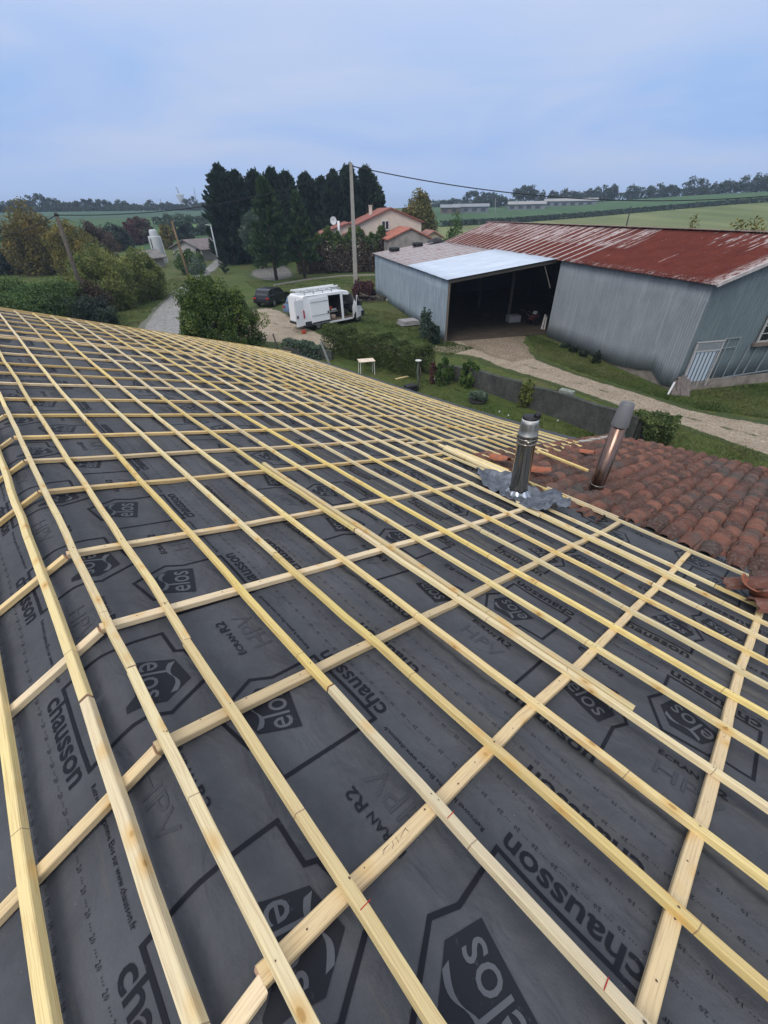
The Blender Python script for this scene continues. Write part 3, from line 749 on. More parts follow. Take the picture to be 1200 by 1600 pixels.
def leaf_quads(P, size, aspect=1.6, dirs=None, jitter=1.0):
    n = len(P); d = rng.normal(size=(n, 3)); d /= np.linalg.norm(d, axis=1, keepdims=True)
    if dirs is not None: d = dirs+d*jitter; d /= np.linalg.norm(d, axis=1, keepdims=True)
    o = rng.normal(size=(n, 3)); s = np.cross(d, o); s /= np.linalg.norm(s, axis=1, keepdims=True)
    sz = size*rng.uniform(.6, 1.3, (n, 1)); a = d*sz*aspect; b = s*sz
    V = np.stack([P-a*.5, P+b*.5, P+a*.5, P-b*.5], 1).reshape(-1, 3)
    return V, np.arange(4*n, dtype=np.int32).reshape(-1, 4)
def clumps(n, rad, flat=0.0, low=-.75, seed=None):
    """clump centres over an ellipsoid (unit), biased to the shell"""
    d = rng.normal(size=(n*3, 3)); d /= np.linalg.norm(d, axis=1, keepdims=True); d = d[d[:, 2] > low][:n]
    r_ = rng.uniform(.55, 1.0, (len(d), 1))**.5; return d*r_
def foliage(name, P0, rad, mat, parent, ncl, nper, size, cr=.28, low=-.75, aspect=1.6, tintbias=0.0, dirs=None, jit=1.0):
    """P0 centre, rad (rx,ry,rz)"""
    C = clumps(ncl, rad, low=low); n = len(C)
    lump = .90+.13*np.sin(C[:, 0]*5+P0[0])+.11*np.sin(C[:, 1]*6+C[:, 2]*4+P0[1]); C = C*lump[:, None]
    q = rng.normal(size=(n, nper, 3)); q /= np.linalg.norm(q, axis=2, keepdims=True); q *= rng.uniform(.2, 1, (n, nper, 1))**.45
    crs = cr*rng.uniform(.6, 1.3, (n, 1, 1)); P = (C[:, None, :]+q*crs)*np.array(rad)+np.array(P0); P = P.reshape(-1, 3)
    tn = np.clip(rng.normal(.45+tintbias, .23, (n, 1))+rng.normal(0, .12, (n, nper)), 0, 1).ravel()
    dd = None
    if dirs is not None: dd = np.broadcast_to(np.array(dirs, float), P.shape)
    V, Fq = leaf_quads(P, size, aspect, dd, jit)
    return mk(name, V, Fq, mat, parent, True, False, None, None, {'tint': ('FACE', tn)})
def tree(label, base, h, w, kind='mid', cat='tree', name='tree', ncl=60, nper=60, size=.15, trunk=.25, group=None, crown_lo=.25, depth=None, bias=0.0, limbs=4, low=-.75, cr=.28):
    base = np.array(base, float); t = thing(name, label, cat, tuple(base), 0, group); dp = depth or w
    if crown_lo <= .12: crown_lo -= .22; low = -.95
    cz = base[2]+h*(crown_lo+1)/2; rz = h*(1-crown_lo)/2
    mb = MB(); tr = max(.05, h*.022)
    lean = rng.normal(0, .02*h, 2)
    mb.tube([(0, 0, -.2), (lean[0]*.3, lean[1]*.3, h*crown_lo*.8), (lean[0], lean[1], h*.62), (lean[0], lean[1], h*.85)], [tr*1.3, tr, tr*.6, tr*.15], 7)
    for k in range(limbs):
        an = rng.uniform(0, 2*PI); z0 = h*(crown_lo*.8+.1*k/limbs+.05); L = w*.36
        mb.tube([(lean[0]*.3, lean[1]*.3, z0), (math.cos(an)*L*.5, math.sin(an)*L*.5, z0+h*.12), (math.cos(an)*L, math.sin(an)*L, z0+h*.28)], [tr*.55, tr*.4, tr*.1], 5)
    mb.build('trunk', M_BARK, t, True)
    foliage('crown', (base[0]+lean[0], base[1]+lean[1], cz), (w/2, dp/2, rz), LF[kind], t, ncl, nper, size, cr, low, tintbias=bias)
    return t
def conifer(label, base, h, w, kind='conifer', name='conifer_tree', nb=150, nper=46, size=.22, taper=.72, group=None, cat='conifer', start=.04, up=.75):
    base = np.array(base, float); t = thing(name, label, cat, tuple(base), 0, group)
    MB().tube([(0, 0, -.2), (0, 0, h*.5), (0, 0, h*.96)], [h*.022, h*.014, .03], 7).build('trunk', M_BARK, t, True)
    P = []; D = []; TN = []
    for k in range(nb):
        f = start+(1-start)*((k+rng.random())/nb)**.95; an = rng.uniform(0, 2*PI)
        prof = (1-max(0, f-.28)/.72)**taper*(.75+.25*min(1, f/.15)); L = w/2*prof*rng.uniform(.7, 1.15)+.15
        z0 = f*h*.97; s_ = rng.uniform(.15, 1, nper)**.7
        dz = L*up*s_**1.4*(.5+.6*f)
        x = np.cos(an)*L*s_; y = np.sin(an)*L*s_
        pp = np.stack([x, y, z0+dz], -1)+rng.normal(0, .07*w*.35, (nper, 3))*(1.15-s_[:, None]*.7)
        P.append(pp); D.append(np.tile([math.cos(an)*.6, math.sin(an)*.6, .75], (nper, 1))); TN.append(np.clip(rng.normal(.4, .15)+rng.normal(0, .12, nper)+(s_-.6)*.15, 0, 1))
    k = 26; P.append(np.stack([rng.normal(0, .05*w, k), rng.normal(0, .05*w, k), h*rng.uniform(.9, 1.02, k)], -1)); D.append(np.tile([0, 0, 1.], (k, 1))); TN.append(np.full(k, .45))
    P = np.concatenate(P)+base; V, Fq = leaf_quads(P, size, 2.4, np.concatenate(D), .55)
    mk('crown', V, Fq, LF[kind], t, True, False, None, None, {'tint': ('FACE', np.concatenate(TN))}); return t
def px_tree(px_, ytop, dist): 
    p = at(px_, 330, dist); x, y = p[0], p[1]; z = tz(x, y); top = at(px_, ytop, dist)[2]; return (x, y, z), top-z
def wpx(w, dist): return w*dist/800.0

# far treelines (each tree its own thing)
ORD = ['first', 'second', 'third', 'fourth', 'fifth', 'sixth', 'seventh', 'eighth', 'ninth', 'tenth', 'eleventh', 'twelfth', 'thirteenth', 'fourteenth', 'fifteenth', 'sixteenth', 'seventeenth', 'eighteenth', 'nineteenth', 'twentieth', 'twenty-first', 'twenty-second', 'twenty-third', 'twenty-fourth']
farL = [(4, 315, 26, 340), (32, 312, 26, 345), (47, 309, 18, 350), (64, 303, 26, 345), (84, 310, 24, 350), (98, 314, 20, 352), (110, 316, 18, 355), (131, 312, 18, 345), (145, 310, 18, 345), (165, 311, 22, 345), (180, 317, 16, 360), (196, 313, 22, 350), (214, 317, 18, 360), (239, 314, 22, 355), (262, 315, 24, 360), (281, 318, 18, 365), (300, 309, 26, 330), (318, 317, 24, 370), (332, 316, 20, 370)]
for k, (x, yt, w, d) in enumerate(farL):
    b_, h = px_tree(x, yt, d)
    tree(f'{ORD[k]} tree from the left in the hazy treeline on the left horizon', b_, h, wpx(w, d), 'far', name='far_tree', ncl=34, nper=26, size=.75, group='trees on the left horizon', crown_lo=.12, limbs=2)
farR = [(684, 318, 18, 330), (697, 313, 20, 335), (709, 310, 18, 335), (735, 298, 24, 320), (752, 303, 20, 330), (764, 301, 18, 325), (776, 303, 28, 300), (846, 300, 18, 345), (862, 298, 20, 345), (880, 296, 20, 345), (895, 300, 16, 350), (907, 298, 18, 345), (922, 294, 20, 345), (938, 292, 22, 340), (950, 290, 16, 340), (983, 290, 26, 340), (1015, 286, 28, 340), (1038, 289, 24, 340), (1072, 279, 32, 335), (1103, 285, 28, 335), (1126, 283, 24, 335), (1160, 272, 36, 330), (1186, 270, 34, 330), (1215, 270, 36, 330)]
for k, (x, yt, w, d) in enumerate(farR):
    b_, h = px_tree(x, yt, d)
    tree(f'{ORD[k]} tree from the left in the treeline beyond the fields on the right', b_, h, wpx(w, d), 'far', name='far_tree', ncl=44, nper=32, size=.62, group='trees beyond the right-hand fields', crown_lo=.10, limbs=3)
b_, h = px_tree(818, 290, 285)
tree('big round oak standing alone in front of the distant farm sheds', b_, h, wpx(40, 285), 'far', name='oak_tree', ncl=70, nper=50, size=.5, crown_lo=.3)
# far continuous wood behind the treelines
def strip(name, label, cat, pts, h, w, kind, n, size, jit=.5, kindtag=None, two=None, base_lo=0.0):
    """hedge: leaves over a ribbon volume following ground points"""
    P = []; L = [0]; pts = [np.array(p[:2], float) for p in pts]
    for a_, b_ in zip(pts[:-1], pts[1:]): L.append(L[-1]+np.linalg.norm(b_-a_))
    t_ = rng.uniform(0, L[-1], n); xs = np.interp(t_, L, [p[0] for p in pts]); ys = np.interp(t_, L, [p[1] for p in pts])
    dx = np.interp(t_+.1, L, [p[0] for p in pts])-np.interp(t_-.1, L, [p[0] for p in pts]); dy = np.interp(t_+.1, L, [p[1] for p in pts])-np.interp(t_-.1, L, [p[1] for p in pts]); m = np.hypot(dx, dy)+1e-9
    hh = h*(1+.10*np.sin(t_*1.7)+.07*np.sin(t_*4.3+1)+.04*np.sin(t_*11)); f = rng.uniform(0, 1, n)
    side = rng.choice([-1, 1], n); top = rng.random(n) < .35
    off = np.where(top, rng.uniform(-1, 1, n), side*rng.uniform(.75, 1.05, n))*w/2*(1+.12*np.sin(t_*3.1+f*5)); zf = np.where(top, rng.uniform(.9, 1.04, n), base_lo+(1-base_lo)*f)
    off *= np.where(zf > .85, .85, 1)
    X_ = xs-dy/m*off+rng.normal(0, size*.5, n); Y_ = ys+dx/m*off+rng.normal(0, size*.5, n); Z_ = terr(X_, Y_)+zf*hh
    PP = np.stack([X_, Y_, Z_], -1); tn = np.clip(.45+.25*np.sin(t_*6+zf*7)*.6+rng.normal(0, .18, n), 0, 1)
    base_ = np.array([pts[0][0], pts[0][1], tz(*pts[0])]); t = thing(name, label, cat, tuple(base_))
    V, Fq = leaf_quads(PP, size, 1.5)
    fm = None; mats = [LF[kind]]
    if two: mats = [LF[kind], LF[two]]; fm = (zf+rng.normal(0, .08, n) > .72+.1*np.sin(t_*2.2)).astype(int)
    mk('foliage', V, Fq, mats, t, True, False, None, fm, {'tint': ('FACE', tn)})
    # inner stems
    mb = MB(); k = int(min(60, max(8, L[-1]/.5)))
    for s_ in np.linspace(.2, L[-1]-.2, k):
        x = np.interp(s_, L, [p[0] for p in pts]); y = np.interp(s_, L, [p[1] for p in pts]); z = tz(x, y); a_ = rng.normal(0, .15*w, 2)
        mb.tube([(x, y, z-.1), (x+a_[0], y+a_[1], z+h*.5), (x+a_[0]*2, y+a_[1]*2, z+h*.85)], [.03*h**.5, .02*h**.5, .006], 5)
    mb.build('stems', M_BARK, t, False, True); return t
def arc(az0, az1, r_, n=14, f=None):
    return [((r_ if not f else f(a))*math.sin(R(a)), (r_ if not f else f(a))*math.cos(R(a))) for a in np.linspace(az0, az1, n)]
tag(strip('distant_wood', 'blue hazy wood closing the horizon on the left', 'wood', arc(a_l, az_px(350), 395, 20), 2.2, 14, 'far', 4200, 1.0, ), kind='stuff')
tag(strip('distant_wood', 'low hazy wood closing the horizon on the right', 'wood', arc(az_px(660), a_r, 385, 20), 4.0, 14, 'far', 6000, 1.0), kind='stuff')
strip('field_hedge', 'long dark clipped hedge running up between the two right-hand fields', 'hedge', arc(az_px(690), a_r, 0, 30, hr_), 1.4, 1.8, 'dark', 12000, .42)
strip('field_hedge', 'dark hedge along the top of the green field under the left treeline', 'hedge', arc(a_l, az_px(250), 338, 16), 2.2, 3, 'far', 3000, .7)
strip('field_hedge', 'hedge crossing the small bright fields left of the conifers', 'hedge', arc(az_px(235), az_px(345), 196, 8), 1.9, 2, 'far', 1500, .5)
strip('field_hedge', 'hedge at the near side of the small bright field left of the conifers', 'hedge', arc(az_px(250), az_px(345), 150, 8), 1.6, 2, 'far', 1500, .45)

# middle-distance trees, left
def T_(label, x, yb, yt, w, kind, d=None, **k):
    p = gpos(x, yb, d); dist = math.hypot(p[0], p[1]); top = at(x, yt, dist)[2]; b = (p[0], p[1], tz(p[0], p[1]))
    k.setdefault('size', max(.05, dist/470)); k['nper'] = int(k.get('nper', 60)*1.7); return tree(label, b, top-b[2], wpx(w, dist), kind, **k)
T_('tall russet tree behind and left of the leaning wooden pole', 72, 428, 330, 72, 'autumn', ncl=150, nper=100, crown_lo=.0)
T_('golden autumn tree just right of the leaning wooden pole', 130, 434, 350, 66, 'gold', ncl=130, nper=90, crown_lo=.0, bias=-.05)
T_('dark green tree at the far left edge behind the russet tree', 18, 428, 385, 46, 'dark', ncl=60, nper=60, crown_lo=.05)
T_('pale green shrub above the dark tree at the left edge', 30, 400, 358, 24, 'mid', ncl=40, nper=50, crown_lo=.1)
T_('small hazy tree in the field at the left edge of the picture', 3, 372, 350, 18, 'far', ncl=30, nper=40)
T_('reddish brown thicket behind the golden tree', 160, 405, 350, 44, 'brown', d=95, ncl=70, nper=70, crown_lo=.02)
T_('dark green tree left of the white silo', 190, 395, 352, 40, 'far', d=120, ncl=60, nper=60, crown_lo=.05)
T_('russet tree directly behind the white silo', 226, 392, 338, 36, 'brown', d=135, ncl=60, nper=60, crown_lo=.05)
T_('brown tree to the left behind the white silo', 212, 398, 348, 28, 'red', d=130, ncl=50, nper=50, crown_lo=.05)
T_('big blue-green tree right of the white silo', 285, 388, 334, 40, 'grey', d=140, ncl=70, nper=70, crown_lo=.05, bias=-.2)
T_('small golden shrub between the white silo and the blue-green tree', 268, 395, 352, 20, 'gold', d=118, ncl=40, nper=50, crown_lo=.05)
T_('small round tree in the bright fields left of the conifers', 322, 378, 349, 16, 'grey', d=150, ncl=36, nper=40)
T_('dark tree at the left foot of the conifer row above the fields', 340, 372, 330, 18, 'far', d=160, ncl=36, nper=40)
T_('reddish brown round bush at the foot of the conifer row', 364, 410, 372, 32, 'brown', ncl=60, nper=70, crown_lo=.0, bias=-.1)
T_('tall olive-green willow bush with drooping sprays left of the lane', 174, 488, 390, 88, 'olive', d=49, ncl=190, nper=110, crown_lo=.02)
T_('olive-green willow bush nearest the lane, under the telegraph pole', 229, 470, 394, 70, 'olive', d=53, ncl=170, nper=100, crown_lo=.02, bias=-.12)
T_('leafy green bush between the lane and the farm shed', 300, 425, 388, 40, 'mid', d=74, ncl=60, nper=60, crown_lo=.02, bias=-.15)
T_('purplish brown bush at the foot of the leaning wooden pole', 158, 502, 440, 46, 'brown', d=43, ncl=90, nper=90, crown_lo=.0, bias=-.1)
T_('dark green bush at the foot of the purplish bush by the roof edge', 150, 505, 462, 60, 'dark', d=40, ncl=90, nper=80, crown_lo=.0)
T_('green bramble bank just beyond the roof at the far left', 15, 505, 436, 130, 'mid', d=46, ncl=260, nper=110, crown_lo=.0, bias=-.1)
T_('green bramble bank between the far left corner and the purplish bush', 88, 508, 442, 120, 'mid', d=43, ncl=260, nper=110, crown_lo=.0, bias=-.2)
# conifer row
cons = [(352, 257, 44, 84), (376, 266, 40, 87), (404, 266, 42, 86), (432, 262, 40, 86), (452, 268, 42, 90), (482, 270, 40, 91), (505, 276, 38, 93), (524, 266, 38, 88), (546, 258, 42, 90), (573, 260, 44, 88), (590, 290, 26, 92)]
cl_ = ['leftmost conifer of the dark row, its side bowed out over the field', 'second conifer from the left in the dark row', 'third conifer from the left in the dark row', 'fourth conifer from the left in the dark row', 'fifth conifer from the left in the dark row', 'sixth conifer from the left in the dark row', 'seventh and slightly shorter conifer from the left in the dark row', 'eighth conifer from the left in the dark row', 'conifer right behind the concrete pole', 'pointed conifer just right of the concrete pole', 'small last conifer at the right end of the dark row']
for (x, yt, w, d), lab in zip(cons, cl_):
    b_, h = px_tree(x, yt, d); conifer(lab, b_, h, wpx(w, d)*1.55, group='tall dark conifer row', nb=260, nper=64, size=.27, start=.0)
strip('conifer_hedge', 'dark undergrowth filling the foot of the conifer row', 'undergrowth', [gpos(345, 400, 90)[:2], gpos(460, 400, 92)[:2], gpos(588, 400, 92)[:2]], 7.5, 3.5, 'conifer', 26000, .33)
p = gpos(447, 438); conifer('wider mid-green pine standing in front of the dark conifer row', (p[0]-1.2, p[1], 0), 10.5, 6.2, 'pine', 'pine_tree', nb=150, nper=60, size=.2, start=.16, up=.15, cat='pine')
conifer('slimmer second pine close beside the first in front of the conifer row', (p[0]+2.2, p[1]+1.5, 0), 9.0, 4.6, 'pine', 'pine_tree', nb=110, nper=55, size=.2, start=.2, up=.15, cat='pine')
T_('round grey-green tree between the conifer row and the pine', 408, 402, 333, 46, 'grey', d=76, ncl=80, nper=80, crown_lo=.2, bias=-.25)
strip('tall_hedge', 'tall hedge with brown bare sides and green tops in front of the pale house', 'hedge', [gpos(466, 428)[:2], gpos(525, 426)[:2], gpos(602, 424)[:2]], 4.5, 1.6, 'brown', 26000, .17, two='bush')
b_, h = px_tree(655, 304, 92); tree('round autumn tree behind the right end of the pale house', b_, h, wpx(58, 92), 'gold', ncl=130, nper=110, size=.26, crown_lo=.05, bias=-.22)
b_, h = px_tree(716, 345, 55); tree('dark laurel bush showing behind the barn roof', b_, h, 3.0, 'mid', ncl=70, nper=70, size=.14, crown_lo=.1, bias=-.2, cat='bush', name='bush')
b_, h = px_tree(1091, 344, 42); tree('wispy top of a shrub showing above the rusty barn roof', b_, h, 2.0, 'gold', ncl=30, nper=26, size=.10, crown_lo=.6, cat='bush', name='bush', bias=-.2)
b_, h = px_tree(1196, 334, 40); tree('thin shrub top at the right edge above the rusty barn roof', b_, h, 2.6, 'gold', ncl=30, nper=30, size=.10, crown_lo=.55, cat='bush', name='bush', bias=-.2)
# near round bush
p = gpos(345, 530, 27.6); p2 = (p[0], p[1], 0)
tree('big dense round green bush just beyond the roof beside the lane', (p[0]-.1, p[1], 0), at(345, 428, 27.6)[2], 4.7, 'bush', name='round_bush', cat='bush', ncl=480, nper=150, size=.07, crown_lo=-.05, depth=4.4, cr=.14, bias=.05)
tree('small lower green bush at the left foot of the big round bush', (gpos(300, 500, 27)[0], gpos(300, 500, 27)[1], 0), 2.1, 2.3, 'bush', name='round_bush', cat='bush', ncl=140, nper=90, size=.08, crown_lo=-.05, cr=.2, bias=-.1)
p = gpos(352, 428); conifer('small dark cone-shaped cypress between the lane and the grass', p, 3.0, 1.3, 'dark', 'small_cypress', nb=70, nper=50, size=.10, cat='cypress')
p = gpos(312, 442); tree('sparse shrub with pale leaves behind the big round bush', p, 3.0, 2.6, 'grey', name='shrub', cat='bush', ncl=40, nper=24, size=.12, crown_lo=.1)

# --- tracks -------------------------------------------------------
def mat_gravel(name, a, b, grassmix=.5, sc=1.0):
    t = NT(name, .95, .15); co = t.coord(); n = t.noise(co, 1.1*sc, 6, .65); n2 = t.noise(co, 9*sc, 5, .75); st = t.voro(co, 26*sc, out='Color'); st2 = t.voro(co, 9*sc)
    c = t.mix(t.rng(n, .35, .65), a, b); c = t.mix(t.math('MULTIPLY', t.rng(n2, .45, .7), .7), c, tuple(x*.45 for x in a))
    c = t.mix(t.math('MULTIPLY', t.rng(t.sep(st)[0], .75, .95), .6), c, (.5, .46, .39)); c = t.mix(t.math('MULTIPLY', t.rng(t.sep(st)[1], .8, .95), .5), c, (.09, .075, .06))
    uv = t.coord('UV'); x = t.sep(uv)[0]
    edge = t.math('MULTIPLY', t.math('ABSOLUTE', t.math('SUBTRACT', x, .5)), 2.0)
    g = t.math('ADD', t.rng(edge, .62, 1.0), t.math('SUBTRACT', t.noise(co, 1.6, 6, .7), .62)); mid = t.rng(edge, .22, .0, 0, .25)
    g = t.math('ADD', g, mid)
    gc = t.mix(t.rng(n2, .4, .65), (.035, .058, .018), (.085, .095, .04))
    c = t.mix(t.math('MULTIPLY', t.rng(g, .08, .25), grassmix), c, gc)
    t.col(c).bump(t.math('ADD', n2, st2), .9, .05); return t.m
M_GRAV = mat_gravel('pale_gravel', (.28, .22, .155), (.38, .31, .23), 1.0); M_LANE = mat_gravel('worn_asphalt', (.215, .215, .21), (.28, .275, .265), .55, .6); M_DIRT = mat_gravel('barn_dirt', (.20, .15, .10), (.27, .205, .145), .2)
def ribbon(name, L, Rr_, mat, lift, nx=8):
    """L,R lists of matching edge points"""
    L = [np.array(p[:2], float) for p in L]; Rr_ = [np.array(p[:2], float) for p in Rr_]; n = len(L); m = 10
    def interp(Q, t_): 
        k = min(int(t_), n-2); f = t_-k
        p0, p1, p2_, p3 = Q[max(k-1, 0)], Q[k], Q[k+1], Q[min(k+2, n-1)]
        return .5*((2*p1)+(-p0+p2_)*f+(2*p0-5*p1+4*p2_-p3)*f*f+(-p0+3*p1-3*p2_+p3)*f**3)
    V = []; UVs = []; ts = np.linspace(0, n-1, (n-1)*m+1)
    for t_ in ts:
        a, b = interp(L, t_), interp(Rr_, t_); dn = (b-a)
        for k in range(nx+1):
            f = k/nx; wob = (.03*math.sin(t_*9)+.02*math.sin(t_*23+k))*(1 if k in (0, nx) else 0); p = a+dn*(f+wob); V.append((p[0], p[1], tz(p[0], p[1])+lift)); UVs.append((f, t_))
    Fc = [(i*(nx+1)+k, i*(nx+1)+k+1, (i+1)*(nx+1)+k+1, (i+1)*(nx+1)+k) for i in range(len(ts)-1) for k in range(nx)]
    return tag(mk(name, V, Fc, mat, None, False, True, UVs), kind='structure')
G = lambda *q: [gpos(x, y)[:2] for x, y in q]
ribbon('gravel_track', [gp(1330, 790)[:2], gp(1200, 722)[:2], gp(1060, 668)[:2], gp(985, 645)[:2], gp(870, 604)[:2], gp(780, 578)[:2], gp(735, 562)[:2], gp(690, 556)[:2], gp(640, 548)[:2]],
       [gp(1330, 690)[:2], gp(1200, 658)[:2], gp(1090, 640)[:2], gp(1000, 612)[:2], gp(905, 584)[:2], gp(838, 556)[:2], gp(812, 535)[:2], gp(740, 525)[:2], gp(700, 530)[:2]], M_GRAV, .012)
ribbon('gravel_yard', [gp(800, 566)[:2], gp(745, 548)[:2], gp(708, 524)[:2], gp(712, 500)[:2]], [gp(835, 560)[:2], gp(822, 540)[:2], gp(815, 520)[:2], gp(800, 505)[:2]], M_DIRT, .016)
ribbon('gravel_yard', [gp(300, 545)[:2], gp(380, 545)[:2], gp(430, 548)[:2], gp(500, 546)[:2], gp(640, 562)[:2]], [gp(300, 500)[:2], gp(380, 480)[:2], gp(432, 478)[:2], gp(500, 520)[:2], gp(600, 540)[:2]], M_GRAV, .012)
ribbon('lane', [gp(190, 540)[:2], gp(215, 513)[:2], gp(245, 478)[:2], gp(283, 445)[:2], gp(303, 431)[:2], *G((330, 411), (338, 400), (338, 392))], [gp(330, 560)[:2], gp(298, 513)[:2], gp(290, 478)[:2], gp(307, 448)[:2], gp(326, 431)[:2], *G((348, 411), (352, 400), (346, 392))], M_LANE, .012)
ribbon('gravel_yard', G((385, 424), (385, 434), (420, 441)), G((450, 413), (462, 421), (462, 432)), mat_gravel('asphalt_pad', (.10, .10, .098), (.14, .138, .13), 1.0, .6), .010)

# grass tufts: ground cover near the buildings
def tufts(n, poly_px, size, name='grass'):
    pts = np.array([gp(x, y)[:2] for x, y in poly_px]); mn, mx = pts.min(0), pts.max(0); P = rng.uniform(mn, mx, (n*3, 2))
    ins = np.zeros(len(P), bool); j = len(pts)-1
    for i in range(len(pts)):
        c = ((pts[i, 1] > P[:, 1]) != (pts[j, 1] > P[:, 1])) & (P[:, 0] < (pts[j, 0]-pts[i, 0])*(P[:, 1]-pts[i, 1])/(pts[j, 1]-pts[i, 1]+1e-9)+pts[i, 0]); ins ^= c; j = i
    P = P[ins][:n]; n = len(P); h = size*.55*rng.uniform(.5, 1.5, n)*(1+.6*(np.sin(P[:, 0]*1.9)*np.sin(P[:, 1]*2.3) > .3)); an = rng.uniform(0, 2*PI, n); ln = rng.normal(0, .4, (n, 2))*h[:, None]
    a = np.column_stack([P[:, 0]+np.cos(an)*h*.22, P[:, 1]+np.sin(an)*h*.22, np.zeros(n)]); b = np.column_stack([P[:, 0]-np.cos(an)*h*.22, P[:, 1]-np.sin(an)*h*.22, np.zeros(n)]); c = np.column_stack([P+ln, h])
    V = np.stack([a, b, c], 1).reshape(-1, 3); z = terr(V[:, 0], V[:, 1]); V[:, 2] += z
    tn = np.clip(.5+.3*np.sin(P[:, 0]*.9+P[:, 1]*.7)+rng.normal(0, .2, n), 0, 1)
    return V, np.arange(3*n, dtype=np.int32).reshape(-1, 3), tn
M_TUFT = mat_leaf('grass_blades', ((.024, .042, .010), (.055, .076, .020), (.12, .12, .048)), trans=.2)
GV, GF, GT = [], [], []; off_ = 0
for n_, poly, sz in [(42000, [(440, 548), (560, 575), (700, 640), (900, 700), (1010, 720), (985, 690), (860, 655), (720, 610), (560, 560), (480, 545)], .07), (34000, [(820, 520), (850, 530), (1040, 612), (1200, 600), (1200, 655), (1090, 640), (905, 582), (840, 556)], .10),
                     (22000, [(560, 480), (700, 505), (690, 540), (640, 545), (500, 522), (470, 505)], .11), (6000, [(1060, 662), (1200, 712), (1300, 760), (1300, 790), (1000, 690)], .09), (22000, [(380, 440), (590, 432), (590, 470), (560, 480), (430, 470)], .12), (9000, [(140, 520), (215, 512), (300, 434), (270, 434), (170, 500)], .13), (5000, [(690, 530), (740, 545), (700, 556), (650, 550)], .11)]:
    V, Fq, tn = tufts(n_, poly, sz); GV.append(V); GF.append(Fq+off_); GT.append(tn); off_ += len(V)
tag(mk('grass', np.concatenate(GV), np.concatenate(GF), M_TUFT, None, False, False, None, None, {'tint': ('FACE', np.concatenate(GT))}), kind='stuff', label='rough grass on the garden and the verges of the gravel track', cat='grass')

# --- barn ---------------------------------------------------------
BA = gp(1050, 612); Bd = np.array([-.225, .9744, 0]); Be = np.array([.9744, .225, 0])
def B(s, w, z): return BA+Bd*s+Be*w+np.array([0, 0, z])
def mat_metal(name, a, b, streak, rough=.5, vert=True, rust=0.0, sp=3.0):
    t = NT(name, rough, .4, .0); uv = t.coord('UV'); co = t.coord()
    n = t.noise(t.mapv(uv, (2.2, .12, 1)), sp, 5, .65); n2 = t.noise(uv, .7, 5, .6); pan = t.voro(t.mapv(uv, (1.15, .0, 1)), 1.0, out='Color', rnd=.3); n3 = t.noise(t.mapv(uv, (14, 1.0, 1)), 2, 4)
    c = t.mix(t.rng(n2, .3, .7), a, b); c = t.mix(t.math('MULTIPLY', t.rng(n, .48, .68), .75), c, streak)
    c = t.mix(t.rng(t.sep(pan)[0], 0, 1, 0, .22), c, tuple(x*.7 for x in a)); c = t.mix(t.math('MULTIPLY', t.rng(n3, .5, .8), .25), c, tuple(x*.5 for x in a))
    if rust: 
        g = t.noise(t.mapv(uv, (3, .5, 1)), 1.2, 6, .75); c = t.mix(t.math('MULTIPLY', t.rng(g, .62-rust, .72-rust), .75), c, (.15, .075, .05))
    t.col(c).bump(n3, .12, .01); return t.m
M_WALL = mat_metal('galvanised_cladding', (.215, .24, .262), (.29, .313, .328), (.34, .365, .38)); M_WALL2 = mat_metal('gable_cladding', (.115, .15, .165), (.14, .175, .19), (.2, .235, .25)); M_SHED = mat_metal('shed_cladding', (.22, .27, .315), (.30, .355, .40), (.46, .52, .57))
M_LROOF = mat_metal('pale_roof_sheet', (.40, .47, .56), (.50, .57, .66), (.62, .68, .74), .4)
def mat_rust():
    t = NT('rusty_roof', .9, .06); uv = t.coord('UV'); x, y, _ = t.sep(uv)
    n = t.noise(uv, 1.2, 6, .7); fine = t.noise(t.mapv(uv, (9, 1.2, 1)), 2.2, 5, .7)
    c = t.mix(t.rng(n, .3, .7), (.085, .022, .017), (.135, .036, .026)); c = t.mix(t.math('MULTIPLY', t.rng(fine, .5, .75), .5), c, (.07, .022, .018))
    # bare galvanised streaks down the corrugations: strong on the far panels, patchy by the ridge near the gable
    st = t.noise(t.mapv(uv, (3.4, .16, 1)), 2.0, 3, .5); rag = t.noise(t.mapv(uv, (6, .9, 1)), 2.6, 6, .75)
    stripe = t.rng(t.math('ABSOLUTE', t.math('SUBTRACT', t.math('FRACT', t.math('MULTIPLY', x, 1.16)), .5)), .15, .11)
    far = t.rng(x, 9.6, 10.1); m1 = t.math('MULTIPLY', t.math('MULTIPLY', stripe, far), t.rng(rag, .36, .46))
    m1b = t.math('MULTIPLY', t.math('MULTIPLY', t.rng(st, .50, .56), t.rng(x, 8.2, 8.6)), t.math('MULTIPLY', t.rng(y, 2.2, 2.5), t.rng(rag, .42, .5)))
    near = t.math('MULTIPLY', t.rng(x, 7.2, 3.0), t.rng(y, 2.2, 4.3)); m2 = t.math('MULTIPLY', t.rng(t.math('ADD', st, t.math('MULTIPLY', near, .20)), .69, .73), t.rng(rag, .45, .55))
    eav = t.math('MULTIPLY', t.rng(y, .55, .1), t.rng(rag, .53, .58)); eav = t.math('MULTIPLY', eav, .8)
    edge = t.math('MULTIPLY', t.rng(x, .8, .3), t.rng(rag, .44, .52)); speck = t.rng(t.noise(uv, 7, 3, .6), .70, .73)
    m = t.math('MAXIMUM', t.math('MAXIMUM', m1, m2), t.math('MAXIMUM', eav, t.math('MAXIMUM', edge, t.math('MAXIMUM', m1b, t.math('MULTIPLY', speck, .6)))))
    c = t.mix(t.math('MULTIPLY', m, .85), c, (.44, .39, .38)); t.col(c).bump(fine, .2, .01); return t.m
M_RUST = mat_rust()
